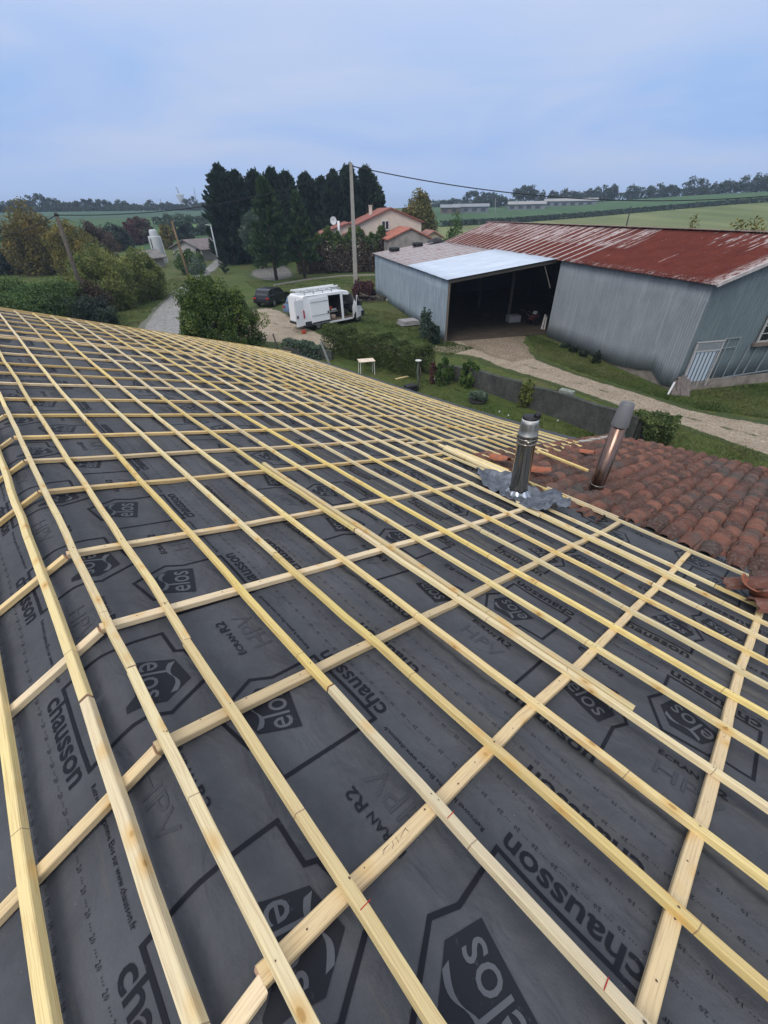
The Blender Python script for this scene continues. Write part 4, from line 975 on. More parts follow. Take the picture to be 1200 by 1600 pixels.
def mat_srust():
    t = NT('half_rusted_sheet', .7, .3); uv = t.coord('UV'); x, y, _ = t.sep(uv); rag = t.noise(t.mapv(uv, (.5, 3, 1)), 2.0, 6, .7)
    stripe = t.rng(t.math('ABSOLUTE', t.math('SUBTRACT', t.math('FRACT', t.math('MULTIPLY', x, 1.1)), .5)), .2, .1)
    c = t.mix(t.rng(rag, .4, .6), (.30, .27, .27), (.22, .16, .155)); c = t.mix(t.math('MULTIPLY', stripe, .55), c, (.5, .5, .52)); c = t.mix(t.rng(t.noise(t.mapv(uv, (.25, 2, 1)), 1.5, 4), .58, .68), c, (.15, .055, .04)); t.col(c); return t.m
M_SRUST = mat_srust()
def corr(name, o, du, dv, lu, lv, mat, parent, pitch=.15, amp=.018, nvv=6, sag=0.0, thick=True, uvo=(0, 0), hole=None, topz=None):
    """corrugated sheet, waves vary along du"""
    o = np.array(o, float); du = np.array(du, float); dv = np.array(dv, float); nrm = np.cross(du, dv); nrm /= np.linalg.norm(nrm)
    nu = int(lu/pitch*6)+1; us_ = np.linspace(0, lu, nu); vs_ = np.linspace(0, lv, nvv); U, V = np.meshgrid(us_, vs_, indexing='ij')
    pan = np.floor(U/.9); off = amp*np.sin(2*PI*U/pitch)+.006*np.sin(pan*2.7)
    P = o+U[..., None]*du+V[..., None]*dv+off[..., None]*nrm-np.array([0, 0, 1])*(sag*np.sin(PI*U/lu)*(V/lv))[..., None]
    if topz is not None: P = topz(P, U, V)
    i, j = np.meshgrid(np.arange(nu-1), np.arange(nvv-1), indexing='ij'); q = np.stack([i*nvv+j, (i+1)*nvv+j, (i+1)*nvv+j+1, i*nvv+j+1], -1).reshape(-1, 4)
    ob = mk(name, P.reshape(-1, 3), q, mat, parent, True, True, np.stack([U.ravel()+uvo[0], V.ravel()+uvo[1]], -1))
    md = ob.modifiers.new('thick', 'SOLIDIFY'); md.thickness = .01; return ob
barn = thing('corrugated_barn', 'corrugated metal barn with rusty red roof and an open pale-roofed bay facing the track', 'barn', tuple(BA))
LEN = 31.0; EH = 4.5; RW = 4.5; SL = .33; RZ = EH+RW*SL
# long front wall (gable corner to open bay), with torn bottom edge near the corner
def cut_bottom(P, U, V):
    lift = np.interp(U, [0, .25, .8, 1.6, 2.6, 4.2], [.38, .18, .12, .55, .32, .12]); P = P.copy(); P[..., 2] += lift*(1-V/4.55); return P
corr('front_wall', B(0, 0, 0.0), Bd, (0, 0, 1), 10.9, 4.55, M_WALL, barn, .14, .024, topz=cut_bottom)
M_STONE = plain('rubble_stone', (.22, .19, .16), .95, scale=3, var=.35, bump=.8)
MB().box(tuple(B(5.4, .25, .25)), (.35, 10.7, .5), math.atan2(-Bd[0], Bd[1])).build('plinth', M_STONE, barn, world=True)
# gable wall
gl = 9.0
def gable_top(P, U, V):
    P = P.copy(); hh = EH+SL*np.where(U < RW, U, 2*RW-U); P[..., 2] = BA[2]+.25+(hh-.25)*V/4.0+.002; return P
corr('gable_wall', B(0.02, 0, .25), Be, (0, 0, 1), gl, 4.0, M_WALL2, barn, .13, .014, topz=gable_top)
MB().box(tuple(B(.06, 4.8, .18)), (8.4, .3, .52), math.atan2(Be[1], Be[0])).build('plinth', M_STONE, barn, world=True)
corr('back_wall', B(LEN, 9.0, 0), -Bd, (0, 0, 1), LEN, 4.5, M_WALL2, barn, .3, .016)
# low sliding door panels in the gable
M_DOOR = mat_metal('pale_blue_door', (.40, .48, .55), (.50, .57, .63), (.62, .68, .72), .45)
yaw = math.atan2(Be[1], Be[0])
dr = MB().box(tuple(B(-.05, .95, 1.0)), (1.25, .05, 1.55), yaw).build('door', M_DOOR, barn, world=True)
mb = MB()
for k in range(6): mb.box(tuple(B(-.085, .42+.215*k, .98)), (.035, .03, 1.5), yaw)
mb.build('door_rib', plain('door_rib_grey', (.10, .12, .14), .6), dr, world=True)
MB().box(tuple(B(-.06, 1.0, 1.98)), (1.3, .06, .36), yaw).build('transom_panel', plain('grey_panel', (.20, .22, .23), .7), barn, world=True)
M_FRM = plain('weathered_white_wood', (.38, .37, .36), .8, scale=10)
mb = MB(); mb.box(tuple(B(-.08, .28, 1.15)), (.07, .06, 1.95), yaw); mb.box(tuple(B(-.08, 1.66, 1.15)), (.06, .06, 1.95), yaw); mb.box(tuple(B(-.085, .98, 2.19)), (1.5, .05, .05), yaw); mb.box(tuple(B(-.085, .98, 1.80)), (1.3, .05, .05), yaw)
mb.build('door_frame', M_FRM, barn, world=True)
mb = MB()
for w_, z0, z1 in ((1.95, .4, 2.2), (2.55, .4, 2.25)): mb.bar(B(-.04, w_, z0), B(-.04, w_+.02, z1), .03, .03)
mb.bar(B(-.04, 1.7, 2.24), B(-.04, 2.6, 2.26), .03, .03); mb.bar(B(-.04, 1.7, 1.83), B(-.04, 2.5, 1.86), .025, .025)
mb.build('door_frame', plain('grey_trim', (.24, .27, .28), .7), barn, world=True)
# window at right edge of gable with sill
MB().box(tuple(B(-.05, 4.15, 2.65)), (1.15, .06, 1.3), yaw).build('window', plain('dark_glass', (.012, .014, .018), .12, bump=0), barn, world=True)
mb = MB()
for w_ in (3.55, 4.13, 4.72): mb.box(tuple(B(-.10, w_, 2.68)), (.09 if w_ != 4.13 else .04, .05, 1.42), yaw)
for z in (2.02, 2.36, 2.68, 3.0, 3.36): mb.box(tuple(B(-.115, 4.13, z)), (1.2, .03, .07 if z in (2.02, 3.36) else .03), yaw)
mb.build('window_frame', M_FRM, barn, world=True)
MB().box(tuple(B(-.12, 4.1, 1.9)), (1.45, .14, .16), yaw).build('window_sill', plain('weathered_wood', (.17, .13, .11), .85), barn, world=True)
mb = MB()
for w_ in (3.15, 3.65, 4.4): mb.bar(B(-.05, w_, .5), B(-.05, w_+.12, 1.85), .05, .04)
mb.bar(B(-.05, 2.6, .46), B(-.05, 5.5, .6), .04, .05)
mb.build('cladding_rail', plain('grey_trim2', (.20, .23, .25), .7), barn, world=True)
# rusty main roof
vd = (Be*RW+np.array([0, 0, RW*SL])); vl = np.linalg.norm(vd); vd /= vl
corr('roof', B(-.35, -.28, EH-.28*SL+.05), Bd, vd, LEN+.5, vl+.3, M_RUST, barn, .17, .02, 8, .05)
vb = (Be*RW-np.array([0, 0, RW*SL])); vbl = np.linalg.norm(vb); vb /= vbl
corr('roof', B(-.35, RW, RZ+.05), Bd, vb, LEN+.5, vbl+.3, M_RUST, barn, .17, .02, 6)
mb = MB(); mb.bar(B(-.38, -.3, EH-.28*SL+.06), B(-.38, RW, RZ+.08), .05, .14); mb.bar(B(-.38, RW, RZ+.08), B(-.38, 9.3, EH-.05), .05, .14)
mb.build('verge_flashing', plain('pale_flashing', (.42, .38, .37), .6, scale=4, var=.3), barn, world=True)
mb = MB()
for s_ in np.arange(-.2, LEN, 1.9): mb.bar(B(s_, RW, RZ+.085), B(s_+1.86, RW, RZ+.085+rng.normal(0, .006)), .30, .03)
mb.build('ridge_cap', plain('rusty_ridge', (.26, .17, .15), .8, scale=2, var=.5), barn, world=True)
# open bay / lean-to
S0, S1, W0 = 11.5, 32.4, -7.0; ZL = 3.62
corr('shed_side_wall', B(S0+.02, W0, 0), Bd, (0, 0, 1), S1-S0, ZL-.05, M_SHED, barn, .15, .022, topz=lambda P, U, V: P+np.array([0, 0, 1])*((.10*np.sin(U*1.3)*(1-V/ZL))[..., None]*.3))
corr('back_wall', B(S1, W0, 0), Be, (0, 0, 1), 7.0, 3.6, M_SHED, barn, .3, .016)
mk('back_gable', [B(LEN-.05, -.2, 0), B(LEN-.05, 9.1, 0), B(LEN-.05, 9.1, EH-.1), B(LEN-.05, RW, RZ-.05), B(LEN-.05, -.2, EH-.1)], [(0, 1, 2, 3, 4)], M_WALL2, barn, True)
mk('cross_wall', [B(10.9, .1, 0), B(10.9, 9, 0), B(10.9, 9, EH-.1), B(10.9, RW, RZ-.1), B(10.9, .1, EH-.1)], [(0, 1, 2, 3, 4)], M_WALL2, barn, True)
mk('cross_wall', [B(LEN, 0, EH-.1), B(S1, 0, 3.4), B(S1, 0, 0), B(LEN, 0, 0)], [(0, 1, 2, 3)], M_WALL2, barn, True)
ld = (Be*7.0+np.array([0, 0, EH-ZL-.02])); ll = np.linalg.norm(ld); ld /= ll
def rsheet(name, s0, s1, mat, lift):
    corr(name, B(s0, W0-.25, ZL-.03+lift), Bd, ld, s1-s0, ll+.2, mat, barn, .2, .012, 6)
rsheet('shed_roof', S0-.25, S0+8.4, M_LROOF, .035); rsheet('shed_roof', S0+8.2, S1+.3, M_SRUST, .0)
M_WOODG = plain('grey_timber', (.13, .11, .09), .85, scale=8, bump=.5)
mb = MB(); mb.bar(B(S0, W0, ZL-.14), B(S0, 0.0, EH-.16), .07, .16)
mb.bar(B(S0+.02, W0+.03, 0), B(S0+.02, W0+.03, ZL-.1), .12); mb.bar(B(S0-.1, -.12, 2.9), B(S0+.05, -.7, 4.1), .06)
for s_ in (15, 19, 23, 27): mb.bar(B(s_, W0+.1, ZL-.12), B(s_, 0, EH-.14), .06, .14)
for s_ in (16.5, 22, 28): mb.bar(B(s_, 0, 0), B(s_, 0, EH), .18)
for w_ in (-5.5, -4, -2.5, -1): mb.bar(B(S0, w_, ZL-.06+(w_-W0)*.125), B(S1, w_, ZL-.06+(w_-W0)*.125), .06, .08)
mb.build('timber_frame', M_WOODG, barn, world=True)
MB().prism([tuple((BA+Bd*s_+Be*w_)[:2]) for s_, w_ in ((S0, W0), (S0, 9), (S1, 9), (S1, W0))], .012, .03).build('floor', plain('shaded_earth_floor', (.055, .042, .030), .95, scale=1.5, var=.3), barn, world=True)  # shade inside the bay is put into the dark floor colour

def tyre(label, c, r_=.34, w=.2, rx=0.0, group=None):
    t = thing('tyre', label, 'tyre', tuple(c), 0, group); V = []; Fc = []; n = 28; prof = [(.6, -.5), (.9, -.5), (1, -.35), (1, .35), (.9, .5), (.6, .5), (.58, .3), (.58, -.3)]
    for k in range(n):
        a = 2*PI*k/n
        for (pr_, pz) in prof: V.append((pr_*r_*math.cos(a), pr_*r_*math.sin(a), pz*w+w*.5))
    m = len(prof)
    for k in range(n):
        for j_ in range(m): Fc.append((k*m+j_, ((k+1) % n)*m+j_, ((k+1) % n)*m+(j_+1) % m, k*m+(j_+1) % m))
    o = mk('tread', V, Fc, M_BLK, t, smooth=True); return t
def on_shed(s, w): return B(s, w, ZL+.04+(w-W0)*.125)
tyre('left one of two old black tyres weighing down the back edge of the shed roof', on_shed(30.5, -5.5), .52, .34)
tyre('right one of two old black tyres weighing down the back edge of the shed roof', on_shed(31.0, -3.0), .52, .34)
mb = MB(); c_ = on_shed(31.3, -1.0); mb.box(tuple(c_+[0, 0, .2]), (1.6, .8, .35), yaw, bev=.1)
t = thing('tarpaulin', 'bundle of black plastic sheeting at the far end of the rusty barn roof', 'tarpaulin', tuple(c_)); 
V = []; Fc = []; 
for i in range(9):
    for j_ in range(9):
        a = i/8*2-1; b2 = j_/8*2-1; V.append(c_+Be*a*.8+Bd*b2*.6+np.array([0, 0, .42*(1-a*a)*(1-b2*b2)**.5+.06*math.sin(i*2.1+j_)+.02]))
for i in range(8):
    for j_ in range(8): Fc.append((i*9+j_, (i+1)*9+j_, (i+1)*9+j_+1, i*9+j_+1))
mk('sheet', V, Fc, M_BLK, t, True, True)

# things inside and beside the barn
M_CONC = plain('concrete', (.30, .29, .27), .95, scale=5, var=.2, bump=.5)
c_ = gp(801, 503); o = MB().box(tuple(c_+[0, 0, .25]), (.95, .7, .5), .2, bev=.05).build('concrete_block', plain('pale_concrete', (.42, .41, .40), .9), None, world=True); tag(o, 'pale concrete block standing just inside the open barn bay', 'concrete block')
c_ = gp(832, 508)
t = thing('garden_tiller', 'dark two-wheeled tiller with a white cap parked just inside the barn by the wall', 'tiller', tuple(c_), .5)
MB().box((0, 0, .55), (.7, .4, .35), bev=.06).build('engine', plain('dark_red_paint', (.10, .03, .025), .5), t); MB().box((.05, 0, .85), (.3, .28, .22), bev=.08).build('cap', plain('white_plastic', (.55, .56, .58), .5), t)
for s_ in (-1, 1):
    mb = MB(); mb.tube([(0, s_*.3-.06, .28), (0, s_*.3+.06, .28)], .28, 20); mb.build('wheel', M_BLK, t)
mb = MB()
for s_ in (-1, 1): mb.tube([(-.3, s_*.15, .6), (-.8, s_*.28, 1.05), (-1.1, s_*.3, 1.1)], .02, 6)
mb.build('handlebar', plain('dull_steel', (.3, .3, .32), .4, .8), t)
c_ = gp(846, 515); t = thing('plank', 'pale planks leaning inside the barn opening against the long wall', 'planks', tuple(c_))
mb = MB(); mb.bar((0, 0, 0), (.25, .5, .9), .12, .02); mb.bar((.15, -.1, 0), (.3, .3, .8), .10, .02); mb.build('board', plain('pale_board', (.36, .34, .33), .8), t)
# boards leaning by the gable door
c_ = B(-.25, .05, 0); t = thing('leaning_boards', 'weathered broken boards leaning at the barn corner left of the pale door', 'boards', tuple(c_))
mb = MB(); 
for k, (x, h, l) in enumerate([(-.30, .55, .2), (-.12, .72, .1), (.06, .78, .05), (.2, .62, .12)]): mb.bar((x, -.25-.05*k, 0), (x+l, .15, h), .24, .03)
mb.build('board', plain('grey_boards', (.13, .11, .10), .9, scale=6, var=.3), t)
MB().bar((-.55, -.2, .02), (-.25, .1, .5), .08, .02).build('white_slat', plain('white_slat_paint', (.5, .5, .5), .7), t)
# stack of cement sheets
c_ = gp(638, 508); t = thing('corrugated_sheet_stack', 'low stack of grey corrugated sheets on the grass by the blue shed wall', 'sheet stack', tuple(c_), R(112))
for k in range(4):
    V = []; Fc = []; n = 30
    for i in range(n+1):
        x = -.55+1.1*i/n; z = .10*0+.035*math.sin(i/n*2*PI*6)+.10+.085*k
        for y in (-.75+.04*k, .75-.05*k): V.append((x+.02*k, y, z)); V.append((x+.02*k, y, z-.012))
    for i in range(n):
        a = i*4; Fc += [(a, a+2, a+6, a+4), (a+1, a+5, a+7, a+3), (a, a+4, a+5, a+1), (a+2, a+3, a+7, a+6)]
    mk('sheet', V, Fc, plain('cement_sheet', (.33, .32, .32), .9, scale=4, var=.25) if k == 0 else MATS['cement'] if 'cement' in MATS else bpy.data.materials['cement_sheet'], t)
# old timber heap
c_ = gp(600, 470); t = thing('scrap_heap', 'tangled heap of dark scrap timber and branches on the grass near the van front', 'scrap heap', tuple(c_)); mb = MB()
for k in range(26):
    a = rng.uniform(0, PI); l = rng.uniform(.7, 1.9); x, y = rng.normal(0, 1.1), rng.normal(0, .55); z = rng.uniform(.05, .5)
    mb.bar((x-math.cos(a)*l/2, y-math.sin(a)*l/2, z), (x+math.cos(a)*l/2, y+math.sin(a)*l/2, z+rng.normal(0, .18)), rng.uniform(.05, .13), rng.uniform(.03, .09))
mb.build('timber', plain('scrap_timber', (.11, .09, .08), .9, scale=3, var=.6), t)
MB().tube([(1.3, -.9, .12), (.2, -.6, .14)], .12, 10).build('log', plain('pale_log', (.24, .22, .19), .9), t)
o = MB().tube([gp(618, 478)+[0, 0, .1], gp(612, 470)+[0, 0, .75], gp(622, 474)+[0, 0, .95], gp(630, 486)+[0, 0, .6], gp(630, 490)+[0, 0, .05]], .03, 8).build('hose', M_BLK, None, True, True); tag(o, 'black pipe arching out of the grass against the blue shed wall', 'hose')
T_('dark reddish shrub at the foot of the concrete pole', 568, 468, 437, 36, 'red', name='bush', cat='bush', ncl=70, nper=60, size=.11, crown_lo=0, bias=-.1)
T_('scrubby grey-green sapling against the blue shed wall', 663, 528, 482, 26, 'grey', name='sapling', cat='bush', ncl=40, nper=22, size=.09, crown_lo=0, bias=-.2)
T_('dark low bush at the front corner of the shed wall', 676, 540, 506, 24, 'dark', name='bush', cat='bush', ncl=50, nper=50, size=.08, crown_lo=0)
for k, (x, y, yt) in enumerate([(882, 544, 536), (896, 552, 541), (911, 558, 545), (929, 568, 549)]):
    T_(f'{ORD[k]} small dark weed clump from the left along the foot of the long barn wall', x, y, yt, 14, 'dark', name='weed', cat='weed', ncl=24, nper=40, size=.06, crown_lo=0, group='weeds along the barn wall')

# --- garden -------------------------------------------------------
def mat_oldwall():
    t = NT('mossy_render', .95, .1); co = t.coord(); n = t.noise(co, 1.4, 6, .7); n2 = t.noise(t.mapv(co, (3, 3, .6)), 2.2, 5, .7); n3 = t.noise(co, 14, 4, .7)
    c = t.mix(t.rng(n, .35, .65), (.040, .044, .040), (.095, .097, .09)); c = t.mix(t.math('MULTIPLY', t.rng(n2, .48, .7), .7), c, (.035, .045, .03)); c = t.mix(t.math('MULTIPLY', t.rng(n3, .55, .75), .5), c, (.2, .19, .17)); t.col(c).bump(t.math('ADD', n, n3), .6, .03); return t.m
M_OW = mat_oldwall()
wl = thing('garden_wall', 'low dark mossy garden wall between the lawn and the gravel track', 'wall', tuple(gp(860, 650)))
wp = [gp(690, 588), gp(735, 602), gp(870, 652), gp(985, 698)]; wp2 = [gp(445, 556), gp(520, 562), gp(690, 588)]
def wallseg(a, b, h0, h1, th_=.22):
    mb = MB(); a = np.array(a); b = np.array(b); d = (b-a)/np.linalg.norm(b-a); nn = np.array([-d[1], d[0], 0])*th_/2; V = []; n = max(2, int(np.linalg.norm(b-a)/.5))
    for k in range(n+1):
        p = a+(b-a)*k/n; h = h0+(h1-h0)*k/n+.02*math.sin(k*1.7)
        V += [p-nn-[0, 0, .2], p+nn-[0, 0, .2], p+nn+[0, 0, h], p-nn+[0, 0, h]]
    Fc = []
    for k in range(n):
        q = k*4; Fc += [(q, q+4, q+7, q+3), (q+1, q+2, q+6, q+5), (q+3, q+7, q+6, q+2)]
    Fc += [(0, 3, 2, 1), (n*4, n*4+1, n*4+2, n*4+3)]; return mb.add(V, Fc)
wallseg(wp[1], wp[2], .82, 1.0).build('panel', M_OW, wl, world=True); wallseg(wp[2], wp[3], 1.0, 1.12).build('panel', M_OW, wl, world=True); wallseg(wp[0], wp[1], .6, .82).build('panel', M_OW, wl, world=True); wallseg(wp2[0], wp2[1], .5, .5).build('panel', M_OW, wl, world=True)
end = gp(1043, 690); wallseg(wp[3], end, 1.05, 1.0).build('panel', M_OW, wl, world=True)
c_ = gp(868, 652); o = MB().box(tuple(c_+[.25, .1, 1.03]), (.55, .3, .16), -.75, bev=.01).build('stone_block', plain('lichen_stone', (.20, .22, .19), .95, scale=8, var=.3), None, world=True); tag(o, 'rectangular grey stone block lying on top of the garden wall', 'stone')
strip('garden_hedge', 'clipped evergreen garden hedge between the lawn and the track', 'hedge', [gp(516, 547)[:2], gp(560, 558)[:2], gp(610, 572)[:2], gp(664, 589)[:2]], 1.35, 1.3, 'hedge', 46000, .052)
strip('overgrown_hedge', 'low overgrown shrub line along the wall left of the clipped hedge', 'hedge', [gp(448, 552)[:2], gp(470, 556)[:2], gp(505, 560)[:2]], .75, .7, 'grey', 4200, .075)
strip('wall_bush', 'rounded bush spilling over the far end of the garden wall behind the tiles', 'bush', [gp(985, 700)[:2], gp(1015, 700)[:2], gp(1040, 706)[:2]], 1.1, 1.1, 'hedge', 9000, .06)
def shrub(label, x, yb, yt, w, kind, **k): return T_(label, x, yb, yt, w, kind, name='shrub', cat='shrub', **{**dict(crown_lo=.05, ncl=46, nper=60, size=.065, cr=.22), **k})
shrub('young laurel shrub at the right end of the clipped hedge', 692, 602, 556, 34, 'mid', bias=-.1)
shrub('upright laurel shrub in front of the dark garden wall', 732, 606, 560, 32, 'mid', bias=-.1)
shrub('reddish flowering shrub between the hedge and the first laurel', 676, 600, 565, 16, 'red', ncl=24, nper=30)
shrub('spiky green shrub against the middle of the garden wall', 819, 636, 592, 28, 'olive', bias=-.2, nper=40)
shrub('small yellowish shrub left of the spiky one by the wall', 798, 622, 602, 20, 'gold', ncl=26, nper=30, bias=-.1)
shrub('bare twiggy climber on the middle of the garden wall', 866, 648, 612, 34, 'brown', ncl=30, nper=22, size=.05)
shrub('dry grey grasses at the foot of the garden wall', 776, 612, 588, 26, 'grey', ncl=30, nper=34, size=.05, bias=-.1)
c_ = gp(746, 628); t = thing('round_planter', 'low round planter of pale-leaved flowers on the lawn', 'planter', tuple(c_))
mb = MB(); lathe(mb, [(.34, -.02), (.42, .12), (.40, .14), (.36, .12)], 24, cap=True); mb.build('bowl', plain('dark_planter', (.035, .033, .032), .8), t, True)
foliage('plants', (c_[0], c_[1], .28), (.40, .40, .22), LF['grey'], t, 40, 40, .06, low=-.2, tintbias=.3)
c_ = gp(573, 584); t = thing('garden_table', 'small pale folding table standing on the lawn just beyond the eaves', 'table', tuple(c_), .25)
MB().box((0, 0, .70), (.85, .6, .035), bev=.012).build('tabletop', plain('pale_tabletop', (.62, .52, .40), .6, scale=3, var=.25), t)
for x in (-1, 1):
    for y in (-1, 1): MB().tube([(x*.36, y*.24, .69), (x*.38, y*.25, 0)], .018, 8).build('leg', plain('white_leg', (.6, .6, .58), .5) if 'white_leg' not in bpy.data.materials else bpy.data.materials['white_leg'], t)
c_ = gp(652, 610); t = thing('birdbath_post', 'dark knotty post with a small white dish on top beside the hedge', 'post', tuple(c_))
MB().tube([(0, 0, 0), (.03, 0, .5), (-.02, .02, .95), (.01, 0, 1.35)], [.07, .05, .055, .035], 8).build('post', plain('mossy_wood', (.09, .10, .08), .9, scale=9, var=.4), t, True)
mb = MB(); lathe(mb, [(.04, 1.34), (.13, 1.38), (.15, 1.42), (.12, 1.41)], 20); mb.build('dish', plain('white_dish', (.5, .5, .46), .6), t, True)
MB().tube([(.12, 0, 0), (.15, .02, .7), (.10, 0, 1.1)], .018, 6).build('stake', M_WOODG, t, True)
c_ = gp(641, 615); o = MB().box(tuple(c_+[0, 0, .22]), (.55, .4, .42), .4, bev=.05).build('black_crate', M_BLK, None, world=True); tag(o, 'black plastic crate on the lawn at the foot of the dark post', 'crate')
c_ = gp(628, 591); o = MB().box(tuple(c_+[0, 0, .03]), (.8, .09, .04), .55).build('timber_offcut', W_BAT, None, world=True); tag(o, 'yellow timber offcut lying on the lawn near the hedge', 'wood offcut')
for k, (x, y, lab) in enumerate([(780, 641, 'left one of two small white stones on the lawn below the eaves'), (794, 647, 'right one of two small white stones on the lawn below the eaves'), (871, 655, 'small white scrap lying on the lawn at the wall foot'), (679, 590, 'small white ball-like stone by the red shrub')]):
    c_ = gp(x, y+4); o = MB().sphere((c_[0], c_[1], .05), (.035, .028, .045), 6, 4).build('white_stone', plain('white_stone', (.6, .6, .58), .7) if 'white_stone' not in bpy.data.materials else bpy.data.materials['white_stone'], None, True, True); tag(o, lab, 'stone')
o = MB().tube([gp(437, 556), gp(432, 556)+[0, 0, 1.25]], .05, 8).build('fence_post', plain('dark_post', (.07, .065, .06), .9), None, True, True); tag(o, 'dark upright fence post at the left end of the garden wall', 'fence post')
o = MB().bar(gp(516, 572), gp(516, 572)+np.array([-.42, .1, 1.3]), .09, .09).build('fence_post', plain('grey_post', (.22, .22, .21), .9), None, world=True); tag(o, 'grey leaning concrete fence post left of the clipped hedge', 'fence post')

# --- poles and wires ---------------------------------------------
def pole(label, base, top, r0, r1, mat, name='utility_pole', sq=False):
    t = thing(name, label, 'utility pole', tuple(base)); b = np.array(top)-np.array(base)
    mb = MB()
    if sq: mb.add([(-r0, -r0*.75, -.3), (r0, -r0*.75, -.3), (r0, r0*.75, -.3), (-r0, r0*.75, -.3), tuple(b+[-r1, -r1*.75, 0]), tuple(b+[r1, -r1*.75, 0]), tuple(b+[r1, r1*.75, 0]), tuple(b+[-r1, r1*.75, 0])], [(0, 1, 5, 4), (1, 2, 6, 5), (2, 3, 7, 6), (3, 0, 4, 7), (4, 5, 6, 7)])
    else: mb.tube([(0, 0, -.3), tuple(b*.5), tuple(b)], [r0, (r0+r1)/2, r1], 12)
    mb.build('post', mat, t, not sq); return t
P1_ = gp(556, 448); T1 = at(548, 254, math.hypot(P1_[0], P1_[1])-.15)
pl = pole('tall concrete utility pole standing in front of the conifer row', P1_, T1, .24, .15, plain('pole_concrete', (.31, .29, .26), .9, scale=3, bump=.5), sq=True)
mb = MB(); tt = T1-P1_; mb.box(tuple(tt+[0, 0, -.35]), (.5, .1, .08)); mb.tube([tuple(tt+[.22, 0, -.35]), tuple(tt+[.22, 0, -.15])], .05, 8); mb.tube([tuple(tt+[-.22, 0, -.35]), tuple(tt+[-.22, 0, -.15])], .05, 8); mb.build('bracket', M_BLK, pl)
P2_ = gp(134, 474); P2_ = at(134, 474, 46); P2_[2] = 0; T2 = at(88, 336, 46.5)
pole('leaning dark wooden pole in front of the russet trees', (P2_[0], P2_[1], 0), T2, .19, .13, plain('old_pole_wood', (.095, .08, .065), .9, scale=4, var=.3))
mb = MB(); mb.sphere(tuple(T2+[0, 0, 0]), .16, 8, 6); o = mb.build('insulator_cluster', M_BLK, None, world=True); tag(o, 'dark cluster of fittings at the top of the leaning wooden pole', 'insulators')
P3_ = gpos(300, 448, 56); T3 = at(268, 345, 56.3); pole('thin two-tone wooden pole standing beside the lane', P3_, T3, .14, .09, plain('lane_pole_wood', (.17, .115, .065), .9, scale=2, var=.4))
P4_ = gpos(345, 424, 80); T4 = at(329, 352, 80); p4 = pole('pale grey metal lamp pole by the bend of the lane', P4_, T4, .13, .08, plain('pole_grey', (.42, .46, .48), .6))
d4 = np.array(T4)-np.array(P4_); MB().bar(tuple(d4), tuple(d4+[-.75, 0, .1]), .2, .12).build('lamp_head', plain('lamp_grey', (.35, .37, .38), .5), p4)
P5_ = gpos(980, 352, 120); pole('thin dark pole in the pale field behind the barn', P5_, at(986, 322, 120), .14, .1, M_BLK)
P6_ = gpos(773, 348, 200); pole('thin grey pole in front of the distant farm trees', P6_, at(774, 310, 200), .12, .08, plain('far_pole', (.3, .3, .3), .8))
P7_ = gpos(1330, 300, 75); T7 = at(1330, 292, 75); pole('wooden pole at the far end of the overhead cable, outside the right of the picture', (P7_[0], P7_[1], tz(P7_[0], P7_[1])), T7, .16, .1, M_WOODG)
def cable(label, a, b, sag, r_=.022, n=30):
    a = np.array(a); b = np.array(b); pts = [a+(b-a)*k/n-np.array([0, 0, sag*4*(k/n)*(1-k/n)]) for k in range(n+1)]
    o = MB().tube(pts, r_, 6).build('cable', M_BLK, None, True, True); tag(o, label, 'cable')
cable('black overhead cable sagging from the concrete pole to the right over the barn', T1-[0, 0, .25], T7, 1.9, .05)
cable('black overhead cable from the concrete pole to the leaning wooden pole', T1-[0, 0, .25], T2, 1.1, .032)
cable('black overhead cable leaving the leaning wooden pole to the left', T2, at(-120, 385, 44), .5, .032)
cable('thin cable from the leaning wooden pole towards the lane pole', T2-[0, 0, .1], T3, .8, .012)

